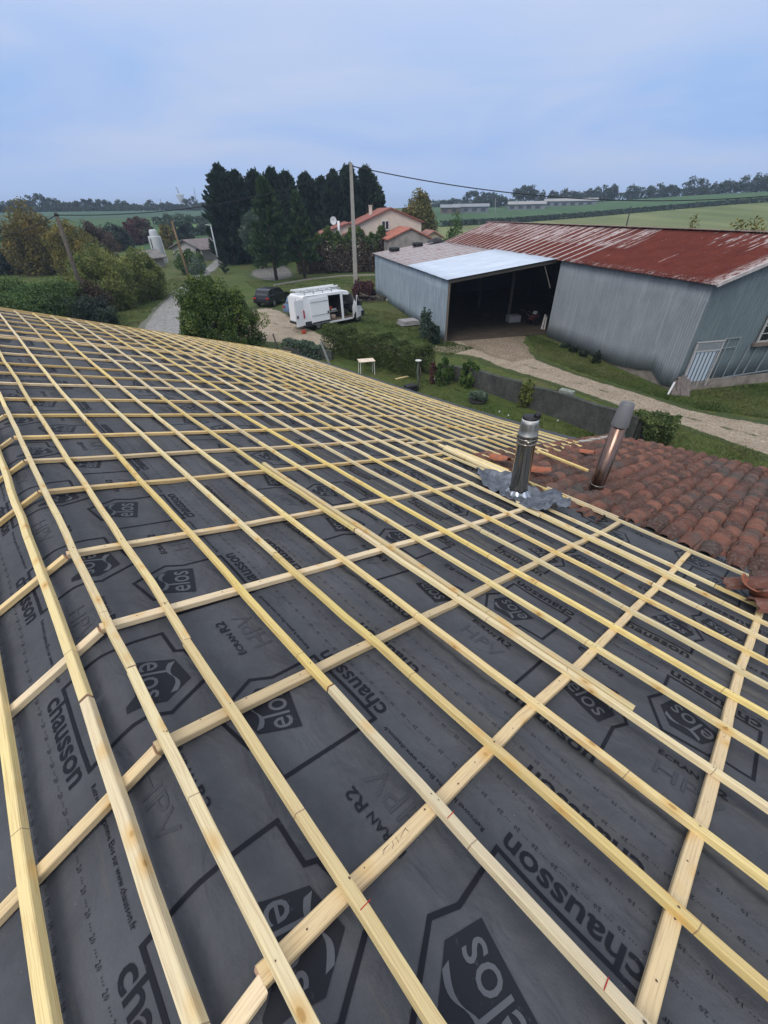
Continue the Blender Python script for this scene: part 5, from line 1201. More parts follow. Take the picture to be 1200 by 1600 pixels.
# --- houses -------------------------------------------------------
M_CREAM = plain('cream_render', (.56, .49, .41), .9, scale=1.5, var=.08, bump=.2); M_GREYR = plain('stained_grey_render', (.27, .24, .22), .9, scale=1.2, var=.3, bump=.3); M_WHITE = plain('white_paint', (.72, .72, .72), .5, bump=0)
M_RT = plain('red_roof_tiles', (.26, .10, .078), .85, scale=2, var=.2, bump=.4); M_OT = plain('orange_roof_tiles', (.34, .12, .08), .85, scale=2, var=.2, bump=.4); M_PT = plain('pink_roof_tiles', (.30, .15, .125), .85, scale=2, var=.15)
def gabled(t, o, ex, ey, w, l, ehL, ehR, rx, rh, mw, mr, ov=.35, nm='wall', th_=.14):
    """gable faces -ey; ex to the right; ridge at rx; eaves at ehL / ehR"""
    o = np.array(o, float); ex = np.array([*ex, 0.]); ey = np.array([*ey, 0.]); z = np.array([0, 0, 1.])
    def q(x, y, h): return o+ex*x+ey*y+z*h
    F0 = [q(0, 0, -.5), q(w, 0, -.5), q(w, 0, ehR), q(rx, 0, rh), q(0, 0, ehL)]; F1 = [q(0, l, -.5), q(w, l, -.5), q(w, l, ehR), q(rx, l, rh), q(0, l, ehL)]
    wob = mk(nm, F0+F1, [(0, 1, 2, 3, 4), (9, 8, 7, 6, 5), (1, 6, 7, 2), (0, 4, 9, 5)], mw, t, True)
    mb = MB(); sL = (rh-ehL)/max(rx, .01); sR = (rh-ehR)/max(w-rx, .01)
    for (xa, ha, xb, hb) in ((-ov, ehL-ov*sL, rx, rh), (w+ov, ehR-ov*sR, rx, rh)):
        lo = [q(xa, -ov, ha+.02), q(xb, -ov, hb+.02), q(xb, l+ov, hb+.02), q(xa, l+ov, ha+.02)]; hi = [p+z*th_ for p in lo]
        mb.add(lo+hi, [(0, 1, 2, 3), (7, 6, 5, 4), (0, 4, 5, 1), (1, 5, 6, 2), (2, 6, 7, 3), (3, 7, 4, 0)])
    rf = mb.build('roof', mr, t, world=True); return wob, rf, q
D = 72.0
def hp(x, y, d=D): return at(x, y, d)
hb = hp(553, 352); hr = hp(661, 352); g0 = tz(hb[0], hb[1])
ex = (hr-hb)[:2]; wd = np.linalg.norm(ex); ex = ex/wd; ey = np.array([-ex[1], ex[0]]); a_ = R(9); ex = np.array([ex[0]*math.cos(a_)-ex[1]*math.sin(a_), ex[0]*math.sin(a_)+ex[1]*math.cos(a_)]); ey = np.array([-ex[1], ex[0]])
hs = thing('pale_house', 'cream rendered house with red tiled roof behind the tall hedge', 'house', (hb[0], hb[1], g0))
zL, zR, zA = hp(553, 354)[2]-g0, hp(661, 347)[2]-g0, hp(612, 326)[2]-g0
w_, rf_, q_ = gabled(hs, (hb[0], hb[1], g0), ex, ey, wd, 13, zL, zR, wd*.54, zA, M_CREAM, M_RT)
wx = wd*(602.5-553)/108; wz = hp(602, 352)[2]-g0
wn = MB().box(tuple(q_(wx, -.05, wz)), (1.0, .08, 1.0), math.atan2(ex[1], ex[0])).build('window', plain('window_glass', (.03, .035, .04), .1, bump=0), hs, world=True)
mb = MB()
for dx in (-.5, 0, .5): mb.box(tuple(q_(wx+dx, -.1, wz)), (.07, .06, 1.06), math.atan2(ex[1], ex[0]))
for dz in (-.5, .5): mb.box(tuple(q_(wx, -.105, wz+dz)), (1.06, .05, .07), math.atan2(ex[1], ex[0]))
mb.build('window_frame', M_WHITE, wn, world=True)
MB().box(tuple(q_(wx, -.15, wz-.64)), (1.3, .25, .14), math.atan2(ex[1], ex[0])).build('window_sill', plain('grey_sill', (.2, .19, .19), .8), hs, world=True)
ch = hp(579, 332, 78); mb = MB(); mb.box((ch[0], ch[1], ch[2]-.2), (.5, .5, 2.0)); mb.box((ch[0], ch[1], ch[2]+.85), (.62, .62, .1)); mb.build('chimney', M_CREAM, rf_, world=True)
# lower catslide wing on the left
hw = thing('house_wing', 'lower red-roofed wing left of the cream house, carrying a satellite dish', 'house wing', tuple(q_(-4.6, .5, 0)))
zz = hp(545, 366)[2]-g0
gabled(hw, q_(-4.6, 1.5, 0), ex, ey, 7.0, 9, hp(497, 369)[2]-g0+.2, hp(545, 362)[2]-g0, 4.0, hp(520, 350)[2]-g0, M_CREAM, M_RT)
gabled(hs, q_(-1.4, -.05, 0), ex, ey, 4.2, 7, hp(538, 367)[2]-g0, 2.2, 2.6, hp(556, 356)[2]-g0-.3, M_CREAM, M_RT, .25)
dc = hp(521, 345, 72); t = thing('satellite_dish', 'white satellite dish on the roof of the low house wing', 'satellite dish', tuple(dc)); mb = MB()
V = [(0, 0, 0)]; Fc = []
for i in range(1, 5):
    for k in range(20): V.append((.11*i*math.cos(2*PI*k/20), -.018*i*i*.5, .12*i*math.sin(2*PI*k/20)))
for k in range(20): Fc.append((0, 1+k, 1+(k+1) % 20))
for i in range(3):
    for k in range(20): Fc.append((1+i*20+k, 1+(i+1)*20+k, 1+(i+1)*20+(k+1) % 20, 1+i*20+(k+1) % 20))
od = mk('dish', V, Fc, M_WHITE, t, smooth=True); md = od.modifiers.new('t', 'SOLIDIFY'); md.thickness = .03
MB().tube([(0, .05, 0), (0, .1, -1.3)], .03, 8).build('mast', M_GALV, t); MB().tube([(0, 0, 0), (0, -.45, -.1)], .015, 6).build('arm', M_GALV, t)
vt = hp(529, 352, 70); o = MB().tube([(vt[0], vt[1], vt[2]-1.6), (vt[0], vt[1], vt[2]+.5)], .16, 12).build('white_vent_pipe', M_WHITE, None, True, True); tag(o, 'white vent pipe standing up beside the satellite dish', 'pipe')
ga = thing('garage', 'grey streaked garage with orange tiled roof at the right of the cream house', 'garage', tuple(hp(607, 385, 64)*[1, 1, 0]+[0, 0, g0]))
g1 = hp(607, 385, 64); g2 = hp(675, 385, 64); gw = np.linalg.norm((g2-g1)[:2])
gabled(ga, (g1[0], g1[1], g0), ex, ey, gw, 8, hp(607, 375, 64)[2]-g0, hp(674, 374, 64)[2]-g0, gw*.52, hp(640, 358, 64)[2]-g0, M_GREYR, M_OT, .2)
an = thing('tiled_annex', 'small open annex with pinkish tiled roof right of the garage', 'annex', tuple(hp(668, 380, 74)*[1, 1, 0]+[0, 0, g0]))
g1 = hp(664, 380, 74); gabled(an, (g1[0], g1[1], g0), ex, ey, 2.6, 5, hp(670, 371, 74)[2]-g0, hp(690, 371, 74)[2]-g0, 1.3, hp(680, 362, 74)[2]-g0, plain('yellow_render', (.42, .36, .24), .9), M_PT, .3)
MB().box((g1[0]+1.7, g1[1]-.2, g0+2.2), (1.0, .2, 2.6), .1).build('opening', plain('opening_shade', (.05, .045, .04), .9), an, world=True)  # solid box, shade inside the annex painted as its dark colour
# low kerb along the hedge
kp = [gp(428, 447), gp(480, 438), gp(535, 432), gp(600, 430)]; mb = MB()
for a, b in zip(kp[:-1], kp[1:]): mb.bar(a+[0, 0, .08], b+[0, 0, .08], .12, .18)
tag(mb.build('edging_kerb', plain('pale_kerb', (.30, .27, .23), .9), None, world=True), 'low pale kerb edging the lawn in front of the tall hedge', 'kerb')
# left farm: silo, long roofs
sp_ = gpos(247, 392, 92); st_ = at(247, 352, 92); t = thing('white_silo', 'white streaked cylindrical silo with a narrower cap above the bushes', 'silo', tuple(sp_)); hS = st_[2]-sp_[2]
M_SILO = mat_metal('silo_white', (.40, .42, .43), (.5, .52, .52), (.3, .3, .29), .5); 
lathe(MB(), [(.98, -.5), (.98, hS*.70), (.92, hS*.73)], 32).build('tank', M_SILO, t, True); lathe(MB(), [(.62, hS*.70), (.62, hS*.86), (.4, hS*.9)], 28).build('cap', M_SILO, t, True)
MB().box((-.3, -.99, hS*.42), (.10, .05, hS*.5)).build('ladder_strip', M_BLK, t); MB().bar((1.25, -.2, 0), (1.12, -.2, hS*.72), .10, .10).build('pipe', M_SILO, t)
M_OLDR = plain('old_grey_roof', (.17, .145, .14), .9, scale=1.5, var=.25)
f1 = thing('farm_shed', 'low old farm building with grey-brown roof beside the lane at left', 'farm building', tuple(gpos(292, 405, 96)))
g1 = gpos(282, 405, 96); fe = np.array([.93, -.36]); fy = np.array([.36, .93])
gabled(f1, (g1[0]-1, g1[1], g1[2]), fe, fy, 6.5, 13, 1.9, 1.7, 3.2, 3.0, plain('pale_farm_wall', (.38, .36, .34), .9), M_OLDR, .5)
for k in range(2): MB().box((g1[0]+2.4+1.9*k, g1[1]-1.4-.7*k, g1[2]+1.0), (.7, .3, 1.6), -.37).build('doorway', M_BLK, f1, world=True)  # flat black boxes stand for the shade inside the doorways
f2_ = thing('farm_shed', 'pale grey roof just showing among the bushes left of the silo', 'farm building', tuple(gpos(205, 400, 84))); g1 = gpos(198, 402, 84)
gabled(f2_, tuple(g1), (.96, -.28), (.28, .96), 2.4, 5, 1.5, 1.5, 1.2, 2.3, plain('farm_wall2', (.3, .28, .26), .9), plain('pale_old_roof', (.20, .19, .175), .9, scale=1.5, var=.25), .4)
# far sheds on the right
def farshed(label, x0, x1, yt, yr, yb, d, mw, mr, depth=10):
    a = at(x0, yb, d); b = at(x1, yb, d); g = tz(a[0], a[1]); e_ = (b-a)[:2]; w = np.linalg.norm(e_); e_ = e_/w; n_ = np.array([-e_[1], e_[0]]); t = thing('farm_shed', label, 'farm building', (a[0], a[1], g))
    he = max(2.2, at(x0, yt, d)[2]-g); hrr = max(he+1.2, at(x0, yr, d)[2]-g)
    z = np.array([0, 0, 1.]); q = lambda x, y, h: np.array([a[0], a[1], g])+np.array([*e_, 0])*x+np.array([*n_, 0])*y+z*h
    mk('wall', [q(0, 0, -.5), q(w, 0, -.5), q(w, 0, he), q(0, 0, he), q(0, depth, -.5), q(w, depth, -.5), q(w, depth, he), q(0, depth, he), q(0, depth/2, hrr-.1), q(w, depth/2, hrr-.1)], [(0, 1, 2, 3), (5, 4, 7, 6), (0, 3, 8, 7, 4), (1, 5, 6, 9, 2)], mw, t, True)
    rr_ = [q(-.4, -.5, he), q(w+.4, -.5, he), q(w+.4, depth/2, hrr), q(-.4, depth/2, hrr), q(w+.4, depth+.5, he), q(-.4, depth+.5, he)]; V = rr_+[p+z*.15 for p in rr_]
    mk('roof', V, [(0, 3, 2, 1), (3, 5, 4, 2), (6, 7, 8, 9), (9, 8, 10, 11), (0, 1, 7, 6), (1, 2, 8, 7), (2, 4, 10, 8), (4, 5, 11, 10), (5, 3, 9, 11), (3, 0, 6, 9)], mr, t, True)
    for k in range(max(2, int(w/4))): MB().box(tuple(q(2+k*4, -.06, he*.5)), (2.2, .1, he*.55), math.atan2(e_[1], e_[0])).build('bay_opening', plain('bay_shade', (.06, .065, .07), .9) if 'bay_shade' not in bpy.data.materials else bpy.data.materials['bay_shade'], t, world=True)  # bays are not cut out: their shade is the dark box colour
    return t
M_FW = plain('far_wall', (.19, .21, .235), .9, scale=.5); M_FR = plain('far_roof', (.20, .215, .23), .85, scale=.3); M_FR2 = plain('far_roof_pale', (.27, .265, .26), .85, scale=.3)
farshed('pale blue-grey two-storey farm building with dark bays beyond the fields', 707, 762, 329, 322, 338, 245, M_FW, M_FR, 14)
farshed('small brown lean-to left of the blue-grey farm building', 688, 717, 335, 331, 340, 240, plain('brown_wall', (.16, .12, .10), .9), M_FR, 8)
farshed('long grey farm shed with pale roof left of the oak', 792, 850, 326, 321, 336, 262, M_FW, M_FR2, 14)
farshed('long low farm shed with whitish roof right of the oak', 848, 930, 324, 319, 332, 285, M_FW, M_FR2, 16)
# masts and water tower
wt = at(284, 318, 900); t = thing('water_tower', 'pale water tower with a mast, faint on the left horizon', 'water tower', (wt[0], wt[1], tz(wt[0], wt[1]))); zb = tz(wt[0], wt[1]); H_ = at(284, 304, 900)[2]-zb
lathe(MB(), [(2.5, -1), (2.5, H_*.55), (6.5, H_*.97), (6.5, H_), (1, H_+1)], 24).build('tower', plain('tower_concrete', (.5, .5, .5), .9, scale=.1), t, True); MB().tube([(0, 0, H_), (-3, 0, at(281, 292, 900)[2]-zb)], .8, 6).build('mast', M_FW, t)
for x0, x1, yt, lab in ((307, 303, 294, 'thin radio mast right of the water tower on the horizon'), (252, 250, 310, 'small pale pylon left of the water tower on the horizon')):
    b0 = at(x0, 322, 900); b1 = at(x1, yt, 900); o = MB().tube([(b0[0], b0[1], tz(b0[0], b0[1])), tuple(b1)], [1.0, .5], 6).build('radio_mast', M_FW, None, True, True); tag(o, lab, 'mast')

# --- vehicles -----------------------------------------------------
M_VAN = plain('van_white', (.74, .75, .76), .28, scale=.5, var=.03, spec=.5, bump=0); M_GLASS = plain('dark_window_glass', (.015, .02, .024), .06, spec=.6, bump=0); M_DK = plain('dark_plastic', (.03, .032, .036), .55, bump=0); M_INT = plain('van_interior', (.03, .028, .027), .9)
def wheel(t, x, y, r_=.34, w=.22):
    sgn = 1 if y > 0 else -1
    o = thing_part(t, 'wheel', x, y, r_, w, sgn); return o
def thing_part(t, nm, x, y, r_, w, sgn):
    mb = MB(); mb.tube([(x, y-w/2, r_), (x, y-w/2+.03, r_), (x, y+w/2-.03, r_), (x, y+w/2, r_)], [r_*.93, r_, r_, r_*.93], 24); o = mb.build(nm, M_BLK, t, False)
    yy = y+sgn*(w/2+.006); m2 = MB(); m2.tube([(x, yy-sgn*.03, r_), (x, yy, r_)], [r_*.62, r_*.56], 18); m2.build('rim', M_GALV, o); return o
# van: x forward, right-hand side is -y
va = gp(468, 519); vb_ = gp(573, 498); hd = math.atan2(vb_[1]-va[1], vb_[0]-va[0])
van = thing('white_van', 'white panel van with open side door and a ladder on its roof', 'van', (va[0]-math.sin(hd)*.95*-1*-1, va[1]+math.cos(hd)*.95, 0), hd)
van.location = (va[0]-math.sin(hd)*.93+.50, va[1]+math.cos(hd)*.93-.15, 0); VS = .97; van.scale = (VS, VS, VS)
L_, Wv, Hv = 5.75, 2.0, 2.42
def yv(z): return 1.0-max(0, z-1.2)*.10     # tumblehome
prof = [(0, .45), (0.0, 1.5), (.05, 2.30), (.18, 2.40), (3.7, 2.42), (4.15, 2.34), (4.55, 2.05), (4.95, 1.50), (5.05, 1.36), (5.45, 1.20), (5.66, 1.0), (5.74, .75), (5.72, .42)]
# left side, roof, front built as strips across the width
V = []; Fc = []; n = len(prof); ys_ = [-1, -.92, 0, .92, 1]
for (x, z) in prof:
    for k, f in enumerate(ys_):
        ww = yv(z); rnd_ = .05 if abs(f) == 1 else 0; fx = -.10*abs(f)**3 if x > 4.9 else 0
        V.append((x+fx, f*ww, z-rnd_*(z > 2.2)))
m = len(ys_)
for i in range(1, n-1):
    for k in range(m-1): Fc.append((i*m+k, (i+1)*m+k, (i+1)*m+k+1, i*m+k+1))
mk('body', V, Fc, M_VAN, van, smooth=False)
def side(poly, y_sign, mat, name, parent=van, off=0.0, th_=.03):
    """panel on the van side; poly in (x,z)"""
    V = [(x, y_sign*(yv(z)+off), z) for x, z in poly]+[(x, y_sign*(yv(z)+off-th_), z) for x, z in poly]; k = len(poly); return mk(name, V, [tuple(range(k)), tuple(range(k, 2*k))[::-1]]+[(i, (i+1) % k, k+(i+1) % k, k+i) for i in range(k)], mat, parent)
full = [(0, .45), (.0, 1.2), (.05, 2.30), (3.7, 2.37), (4.15, 2.29), (4.55, 2.0), (4.95, 1.45), (5.35, 1.18), (5.6, .75), (5.6, .42)]
side(full, 1, M_VAN, 'side_panel')
side([(0, .45), (0, 1.2), (.05, 2.30), (2.15, 2.35), (2.15, .42)], -1, M_VAN, 'side_panel')
side([(2.15, 2.22), (2.15, 2.35), (3.7, 2.37), (4.15, 2.29), (4.30, 2.16), (4.2, 2.08), (3.6, 2.14), (3.4, 2.2)], -1, M_VAN, 'side_panel')
side([(3.42, .42), (3.42, 2.22), (3.62, 2.2), (3.62, .42)], -1, M_VAN, 'door_pillar')
side([(2.15, .34), (2.15, .46), (4.5, .46), (4.5, .34)], -1, M_VAN, 'sill')
side([(4.5, .42), (4.5, 1.15), (4.72, 1.66), (4.95, 1.42), (5.35, 1.17), (5.6, .75), (5.6, .42)], -1, M_VAN, 'front_wing')
side([(.55, .55), (.55, 2.15), (2.22, 2.2), (2.22, .55)], -1, M_VAN, 'sliding_door', off=.07, th_=.05)
mb = MB()
for z in (1.05, 1.92): mb.box((1.39, -yv(z)-.085, z), (1.62, .012, .02))
mb.box((2.08, -1.075, 1.15), (.10, .03, .16)); mb.build('door_trim', M_DK, van)
side([(0, .40), (0, .72), (.62, .72), (.62, .34)], -1, M_DK, 'bumper', off=.05); side([(.62, .50), (.62, .60), (2.2, .62), (2.2, .50)], -1, M_DK, 'rub_strip', off=.082)
MB().box((2.6, .0, .50), (4.6, 1.9, .06)).build('floor', plain('ply_floor', (.16, .12, .09), .8), van); MB().box((2.2, .93, 1.4), (4.2, .03, 1.7)).build('lining', M_INT, van); MB().box((3.56, .0, 1.4), (.04, 1.8, 1.7)).build('bulkhead', M_INT, van); MB().box((.3, 0, 1.4), (.04, 1.7, 1.6)).build('load_partition', M_INT, van)
mb = MB(); mb.box((3.95, -.45, .85), (.5, .5, .18), bev=.04); mb.box((3.75, -.45, 1.25), (.16, .5, .75), bev=.04); mb.box((3.95, .45, .85), (.5, .5, .18), bev=.04); mb.box((3.75, .45, 1.25), (.16, .5, .75), bev=.04); mb.build('seat', M_DK, van); MB().box((4.65, 0, 1.1), (.4, 1.7, .3), bev=.05).build('dashboard', M_DK, van)
V = [(4.62, -.84, 2.0), (4.62, .84, 2.0), (5.04, .9, 1.44), (5.04, -.9, 1.44)]; mk('windscreen', [(x+.02, y, z+.015) for x, y, z in V], [(0, 1, 2, 3)], M_GLASS, van)
MB().box((5.66, 0, .62), (.22, 1.9, .42), bev=.08).build('front_bumper', M_DK, van); side([(5.05, .40), (5.2, .78), (5.62, .82), (5.62, .40)], -1, M_DK, 'bumper_corner', off=.02)
for sg in (-1, 1): MB().box((5.45, sg*.80, 1.0), (.35, .22, .2), 0, ry=.5, bev=.05).build('headlight', plain('headlight_glass', (.5, .52, .55), .15, bump=0) if 'headlight_glass' not in bpy.data.materials else bpy.data.materials['headlight_glass'], van)
# cab door swung open
dh = thing('cab_hinge', '', '', (0, 0, 0)); bpy.data.objects.remove(dh)
ca, sa = math.cos(R(-28)), math.sin(R(-28))
def dpt(x, z, off=0): return (4.52+x*-ca*0+(x)*.80, -1.02-(1-x/1.0)*.42-off, z)
dp = [(0, .45), (0, 1.25), (.12, 2.0), (.30, 2.02), (.72, 1.45), (.98, 1.15), (.98, .45)]
V = [dpt(x, z) for x, z in dp]+[dpt(x, z, -.05) for x, z in dp]; k = len(dp); cdoor = mk('cab_door', V, [tuple(range(k)), tuple(range(k, 2*k))[::-1]]+[(i, (i+1) % k, k+(i+1) % k, k+i) for i in range(k)], M_VAN, van)
wpz = [(.08, 1.30), (.17, 1.92), (.30, 1.94), (.66, 1.42), (.70, 1.30)]; mk('door_window', [dpt(x, z, .008) for x, z in wpz], [tuple(range(5))], M_GLASS, cdoor); MB().box((5.02, -1.28, 1.42), (.16, .26, .34), .3, bev=.05).build('mirror', M_DK, cdoor)
# rear doors: one swung right out to the side
V = [(0, -.98, .5), (-.82, -1.16, .5), (-.82, -1.10, 2.2), (0, -.93, 2.2)]; V += [(x+.01, y+.045, z) for x, y, z in V]
rd = mk('rear_door', V, [(0, 1, 2, 3), (7, 6, 5, 4), (0, 4, 5, 1), (1, 5, 6, 2), (2, 6, 7, 3), (3, 7, 4, 0)], M_VAN, van); MB().box((-.66, -1.155, 1.15), (.12, .04, .18), .15).build('handle', M_DK, rd)
MB().box((-.01, .45, 1.35), (.05, .95, 1.75)).build('rear_door', M_VAN, van); MB().box((-.03, -1.0, 1.25), (.06, .12, .5)).build('tail_light', plain('red_lens', (.30, .02, .015), .25, bump=0), van); MB().box((-.05, 0, .5), (.16, 1.95, .18), bev=.04).build('rear_bumper', M_DK, van)
for x in (1.15, 4.98): 
    for sg in (-1, 1): wheel(van, x, sg*.88)
side([(4.62, .40), (4.62, .62), (4.78, .80), (5.18, .80), (5.34, .62), (5.34, .40)], -1, M_BLK, 'wheel_arch', off=.004)
mb = MB()
for sg in (-1, 1): mb.bar((.3, sg*.72, 2.58), (3.6, sg*.72, 2.58), .05, .05)
for x in (.35, 1.15, 1.95, 2.75, 3.55): mb.bar((x, -.78, 2.54), (x, .78, 2.54), .05, .05); mb.bar((x, -.74, 2.40), (x, -.74, 2.58), .05); mb.bar((x, .74, 2.40), (x, .74, 2.58), .05)
mb.build('roof_rack', plain('rack_aluminium', (.5, .51, .52), .4, .5), van)
def van_w(x, y, z):
    x, y, z = x*VS, y*VS, z*VS
    return (van.location.x+x*math.cos(hd)-y*math.sin(hd), van.location.y+x*math.sin(hd)+y*math.cos(hd), z)
t = thing('ladder', 'white roofing ladder lying along the roof rack of the van', 'ladder', van_w(0, -.35, 2.62), hd); mb = MB()
for sg in (0, .55): mb.bar((-.15, sg, .06), (3.55, sg, .06), .05, .10)
mb.build('rail', M_WHITE, t); mb = MB()
for k in range(12): mb.bar((.0+k*.3, 0, .06), (.0+k*.3, .55, .06), .05, .05)
mb.build('rung', M_WHITE, t)
for nm, lab, cat, (x, y, z), sz, c in [('tool_box', 'orange-red tool box on the shelf inside the open van', 'tool box', (2.65, -.35, 1.25), (.5, .4, .22), (.32, .05, .02)), ('bucket_bag', 'pale sack on the floor inside the open van door', 'sack', (2.75, -.6, .68), (.45, .4, .28), (.35, .25, .2)), ('timber_plank', 'pale board laid across the inside of the open van', 'board', (2.8, -.45, 1.0), (1.1, .3, .06), (.3, .28, .25)), ('white_tube', 'white tube lying on the board inside the van', 'tube', (3.0, -.5, 1.13), (.5, .12, .12), (.5, .5, .5)), ('red_can', 'small red fuel can on the gravel behind the van', 'can', (-.35, -1.2, .14), (.28, .22, .28), (.35, .06, .03))]:
    P_ = van_w(x, y, z); o = MB().box((0, 0, 0), sz, hd, bev=min(sz)*.25).build(nm, plain(nm+'_mat', c, .6), None); o.location = P_; tag(o, lab, cat)
def car(label, pos, rz, paint, group=None, L=4.2):
    t = thing('parked_car', label, 'car', tuple(pos), rz, group); k = L/4.2
    low = [(0, .35), (-.02, .65), (.08, .92), (.9, .98), (1.0, .99), (3.1, .97), (3.95, .82), (4.18, .62), (4.2, .35)]; top = [(.12, .93), (.42, 1.36), (.8, 1.44), (2.1, 1.46), (2.6, 1.36), (3.25, .97)]
    mb = MB()
    def loft(poly, ys2, mi=0):
        V = []; nn = len(poly)
        for y, ins in ys2:
            cx = sum(p[0] for p in poly)/nn; V += [(cx+(p[0]-cx)*(1-ins), y, p[1]-(ins*.3 if p[1] > .9 else 0)) for p in poly]
        Fc = [tuple(range(nn)), tuple(range((len(ys2)-1)*nn, len(ys2)*nn))[::-1]]
        for s_ in range(len(ys2)-1):
            for i in range(nn): Fc.append((s_*nn+i, (s_+1)*nn+i, (s_+1)*nn+(i+1) % nn, s_*nn+(i+1) % nn))
        V = [(x*k, y, z) for x, y, z in V]; mb.add(V, Fc, mi)
    loft(low, [(-.86, .03), (-.80, 0), (.80, 0), (.86, .03)]); loft(top, [(-.70, .04), (-.64, 0), (.64, 0), (.70, .04)]); mb.build('body', paint, t)
    mb = MB(); 
    for sg in (-1, 1):
        for poly in ([(.55, .99), (.72, 1.34), (1.35, 1.38), (1.35, .99)], [(1.45, .99), (1.45, 1.38), (2.15, 1.38), (2.8, .99)]): mb.add([(x*k, sg*(.715), z) for x, z in poly], [(0, 1, 2, 3)])
    mb.add([(.14*k, -.6, .98), (.14*k, .6, .98), (.42*k, .56, 1.33), (.42*k, -.56, 1.33)], [(0, 1, 2, 3)]); mb.add([(3.2*k, -.6, 1.02), (3.2*k, .6, 1.02), (2.62*k, .56, 1.37), (2.62*k, -.56, 1.37)], [(0, 1, 2, 3)]); mb.build('window', M_GLASS, t)
    for x in (.8, 3.4):
        for sg in (-1, 1): wheel(t, x*k, sg*.78, .31, .2)
    for sg in (-1, 1):
        MB().box((-.01, sg*.65, .75), (.06, .28, .16), bev=.02).build('tail_light', bpy.data.materials['red_lens'], t); MB().box((4.12*k, sg*.62, .70), (.16, .3, .14), bev=.03).build('headlight', bpy.data.materials['headlight_glass'], t)
    MB().box((.03, 0, .48), (.14, 1.6, .2), bev=.05).build('bumper', paint, t); return t
cb = gp(447, 502); car('blue-grey estate car parked just behind the open rear door of the van', (cb[0]+.1, cb[1]+1.4, 0), hd+.12, plain('blue_grey_paint', (.12, .18, .27), .3, .3, .03, spec=.5, bump=0))
cb = gp(428, 488); car('black hatchback parked left of the blue-grey car, half behind the round bush', (cb[0]-1.5, cb[1]+2.2, 0), hd+.5, plain('black_paint', (.012, .013, .016), .25, .2, .03, spec=.5, bump=0), L=3.9)

# ------------------------------------------------------------------ haze
HX = 640; mb = MB(); hz = MB().box((0, 420, 60), (2600, 2600, 124))
V = [(x, y, z) for x in (-1400, 1400) for y in (-500, 1500) for z in (-1.5, 75)]
haze = mk('haze', V, [(0, 1, 3, 2), (4, 6, 7, 5), (0, 4, 5, 1), (2, 3, 7, 6), (0, 2, 6, 4), (1, 5, 7, 3)], None, None) if False else None
hm = bpy.data.materials.new('haze'); hm.use_nodes = True; nt = hm.node_tree; nt.nodes.clear(); ou = nt.nodes.new('ShaderNodeOutputMaterial'); pv = nt.nodes.new('ShaderNodeVolumePrincipled')
pv.inputs['Color'].default_value = (.62, .78, 1, 1); pv.inputs['Density'].default_value = .0005; pv.inputs['Anisotropy'].default_value = .1; nt.links.new(pv.outputs[0], ou.inputs['Volume'])
USE_HAZE = True
if USE_HAZE:
    haze = mk('haze', [(x, y, z) for x in (-3600, 3600) for y in (-3600, 3600) for z in (-1.3, 60)], [(0, 1, 3, 2), (4, 6, 7, 5), (0, 4, 5, 1), (2, 3, 7, 6), (0, 2, 6, 4), (1, 5, 7, 3)], hm); tag(haze, kind='stuff')

# ------------------------------------------------------------------ light
SUN_EL, SUN_AZ = R(48), R(-150)
world = bpy.data.worlds.new('World'); scene.world = world; world.use_nodes = True; nt = world.node_tree; N = nt.nodes; Lk = nt.links
bg = N['Background']; sky = N.new('ShaderNodeTexSky'); sky.sky_type = 'NISHITA'; sky.sun_disc = False; sky.sun_elevation = SUN_EL; sky.sun_rotation = SUN_AZ; sky.air_density = 1.6; sky.dust_density = 2.5
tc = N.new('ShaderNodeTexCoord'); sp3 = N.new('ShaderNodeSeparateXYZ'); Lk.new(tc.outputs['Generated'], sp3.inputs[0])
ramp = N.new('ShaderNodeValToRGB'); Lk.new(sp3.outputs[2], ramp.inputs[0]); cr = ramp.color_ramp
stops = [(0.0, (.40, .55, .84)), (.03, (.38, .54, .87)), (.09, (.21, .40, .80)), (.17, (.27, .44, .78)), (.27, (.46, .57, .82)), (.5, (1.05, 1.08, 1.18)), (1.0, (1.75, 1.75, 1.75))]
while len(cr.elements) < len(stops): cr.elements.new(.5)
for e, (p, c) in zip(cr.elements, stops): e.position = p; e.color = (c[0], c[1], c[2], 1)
mp = N.new('ShaderNodeMapping'); mp.inputs['Scale'].default_value = (1.2, 1.2, 5.5); Lk.new(tc.outputs['Generated'], mp.inputs[0])
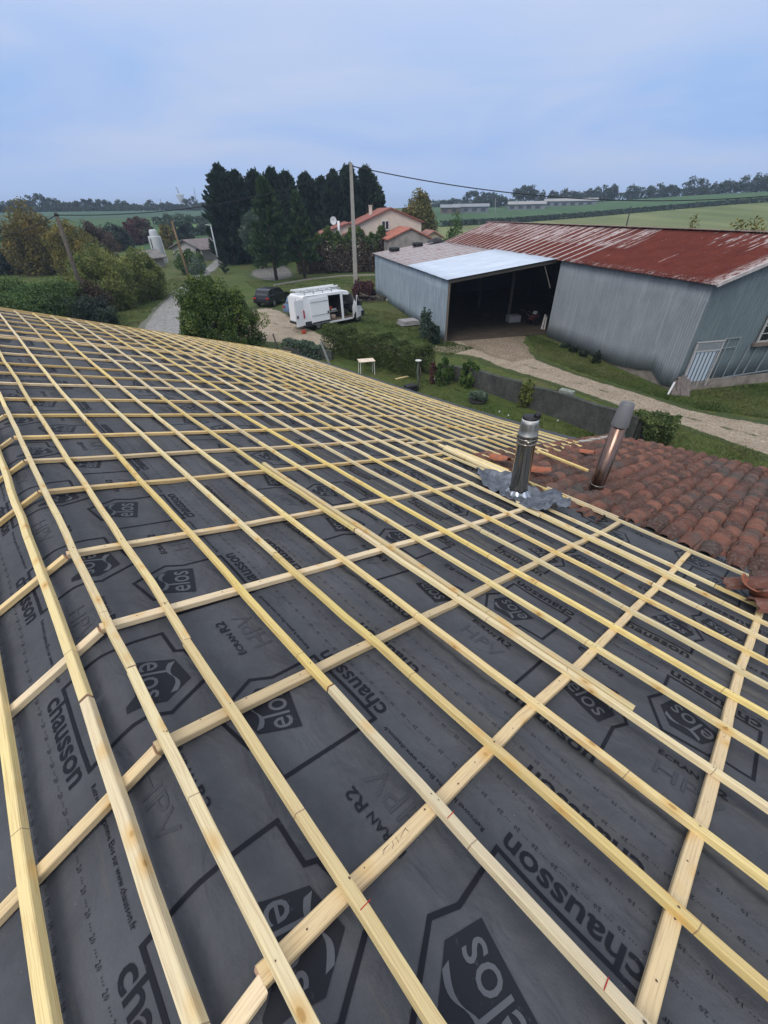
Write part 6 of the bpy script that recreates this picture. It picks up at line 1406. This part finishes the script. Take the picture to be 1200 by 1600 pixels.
nz = N.new('ShaderNodeTexNoise'); nz.inputs['Scale'].default_value = 1.7; nz.inputs['Detail'].default_value = 5; nz.inputs['Roughness'].default_value = .5; nz.inputs['Distortion'].default_value = .5; Lk.new(mp.outputs[0], nz.inputs[0])
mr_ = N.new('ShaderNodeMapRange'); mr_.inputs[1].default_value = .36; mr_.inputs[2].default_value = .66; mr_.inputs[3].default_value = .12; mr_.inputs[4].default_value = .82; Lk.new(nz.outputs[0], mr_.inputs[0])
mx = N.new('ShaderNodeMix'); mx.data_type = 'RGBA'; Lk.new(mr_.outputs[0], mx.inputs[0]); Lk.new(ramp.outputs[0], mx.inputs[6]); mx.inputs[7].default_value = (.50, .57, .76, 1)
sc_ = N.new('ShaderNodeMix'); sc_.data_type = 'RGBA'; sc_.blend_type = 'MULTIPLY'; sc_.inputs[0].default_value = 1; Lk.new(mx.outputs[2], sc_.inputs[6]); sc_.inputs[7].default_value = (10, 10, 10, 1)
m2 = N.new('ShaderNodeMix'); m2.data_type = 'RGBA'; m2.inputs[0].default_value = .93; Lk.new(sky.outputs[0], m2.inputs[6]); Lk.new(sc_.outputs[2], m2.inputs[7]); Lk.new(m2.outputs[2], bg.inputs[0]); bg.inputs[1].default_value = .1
sd = bpy.data.lights.new('sun', 'SUN'); sd.energy = 1.3; sd.angle = R(25); sd.color = (1, .96, .9); so = bpy.data.objects.new('sun', sd); COL.objects.link(so)
dv_ = Vector((math.sin(-SUN_AZ)*-1*math.cos(SUN_EL)*-1, math.cos(SUN_AZ)*math.cos(SUN_EL), math.sin(SUN_EL)))
dv_ = Vector((math.sin(SUN_AZ)*math.cos(SUN_EL), math.cos(SUN_AZ)*math.cos(SUN_EL), math.sin(SUN_EL)))
so.rotation_euler = dv_.to_track_quat('Z', 'Y').to_euler()
vs_ = scene.view_settings; vs_.view_transform = 'Standard'; vs_.look = 'None'; vs_.gamma = 1; vs_.exposure = 0.25; vs_.use_curve_mapping = False
scene.cycles.volume_bounces = 0; scene.cycles.max_bounces = 6
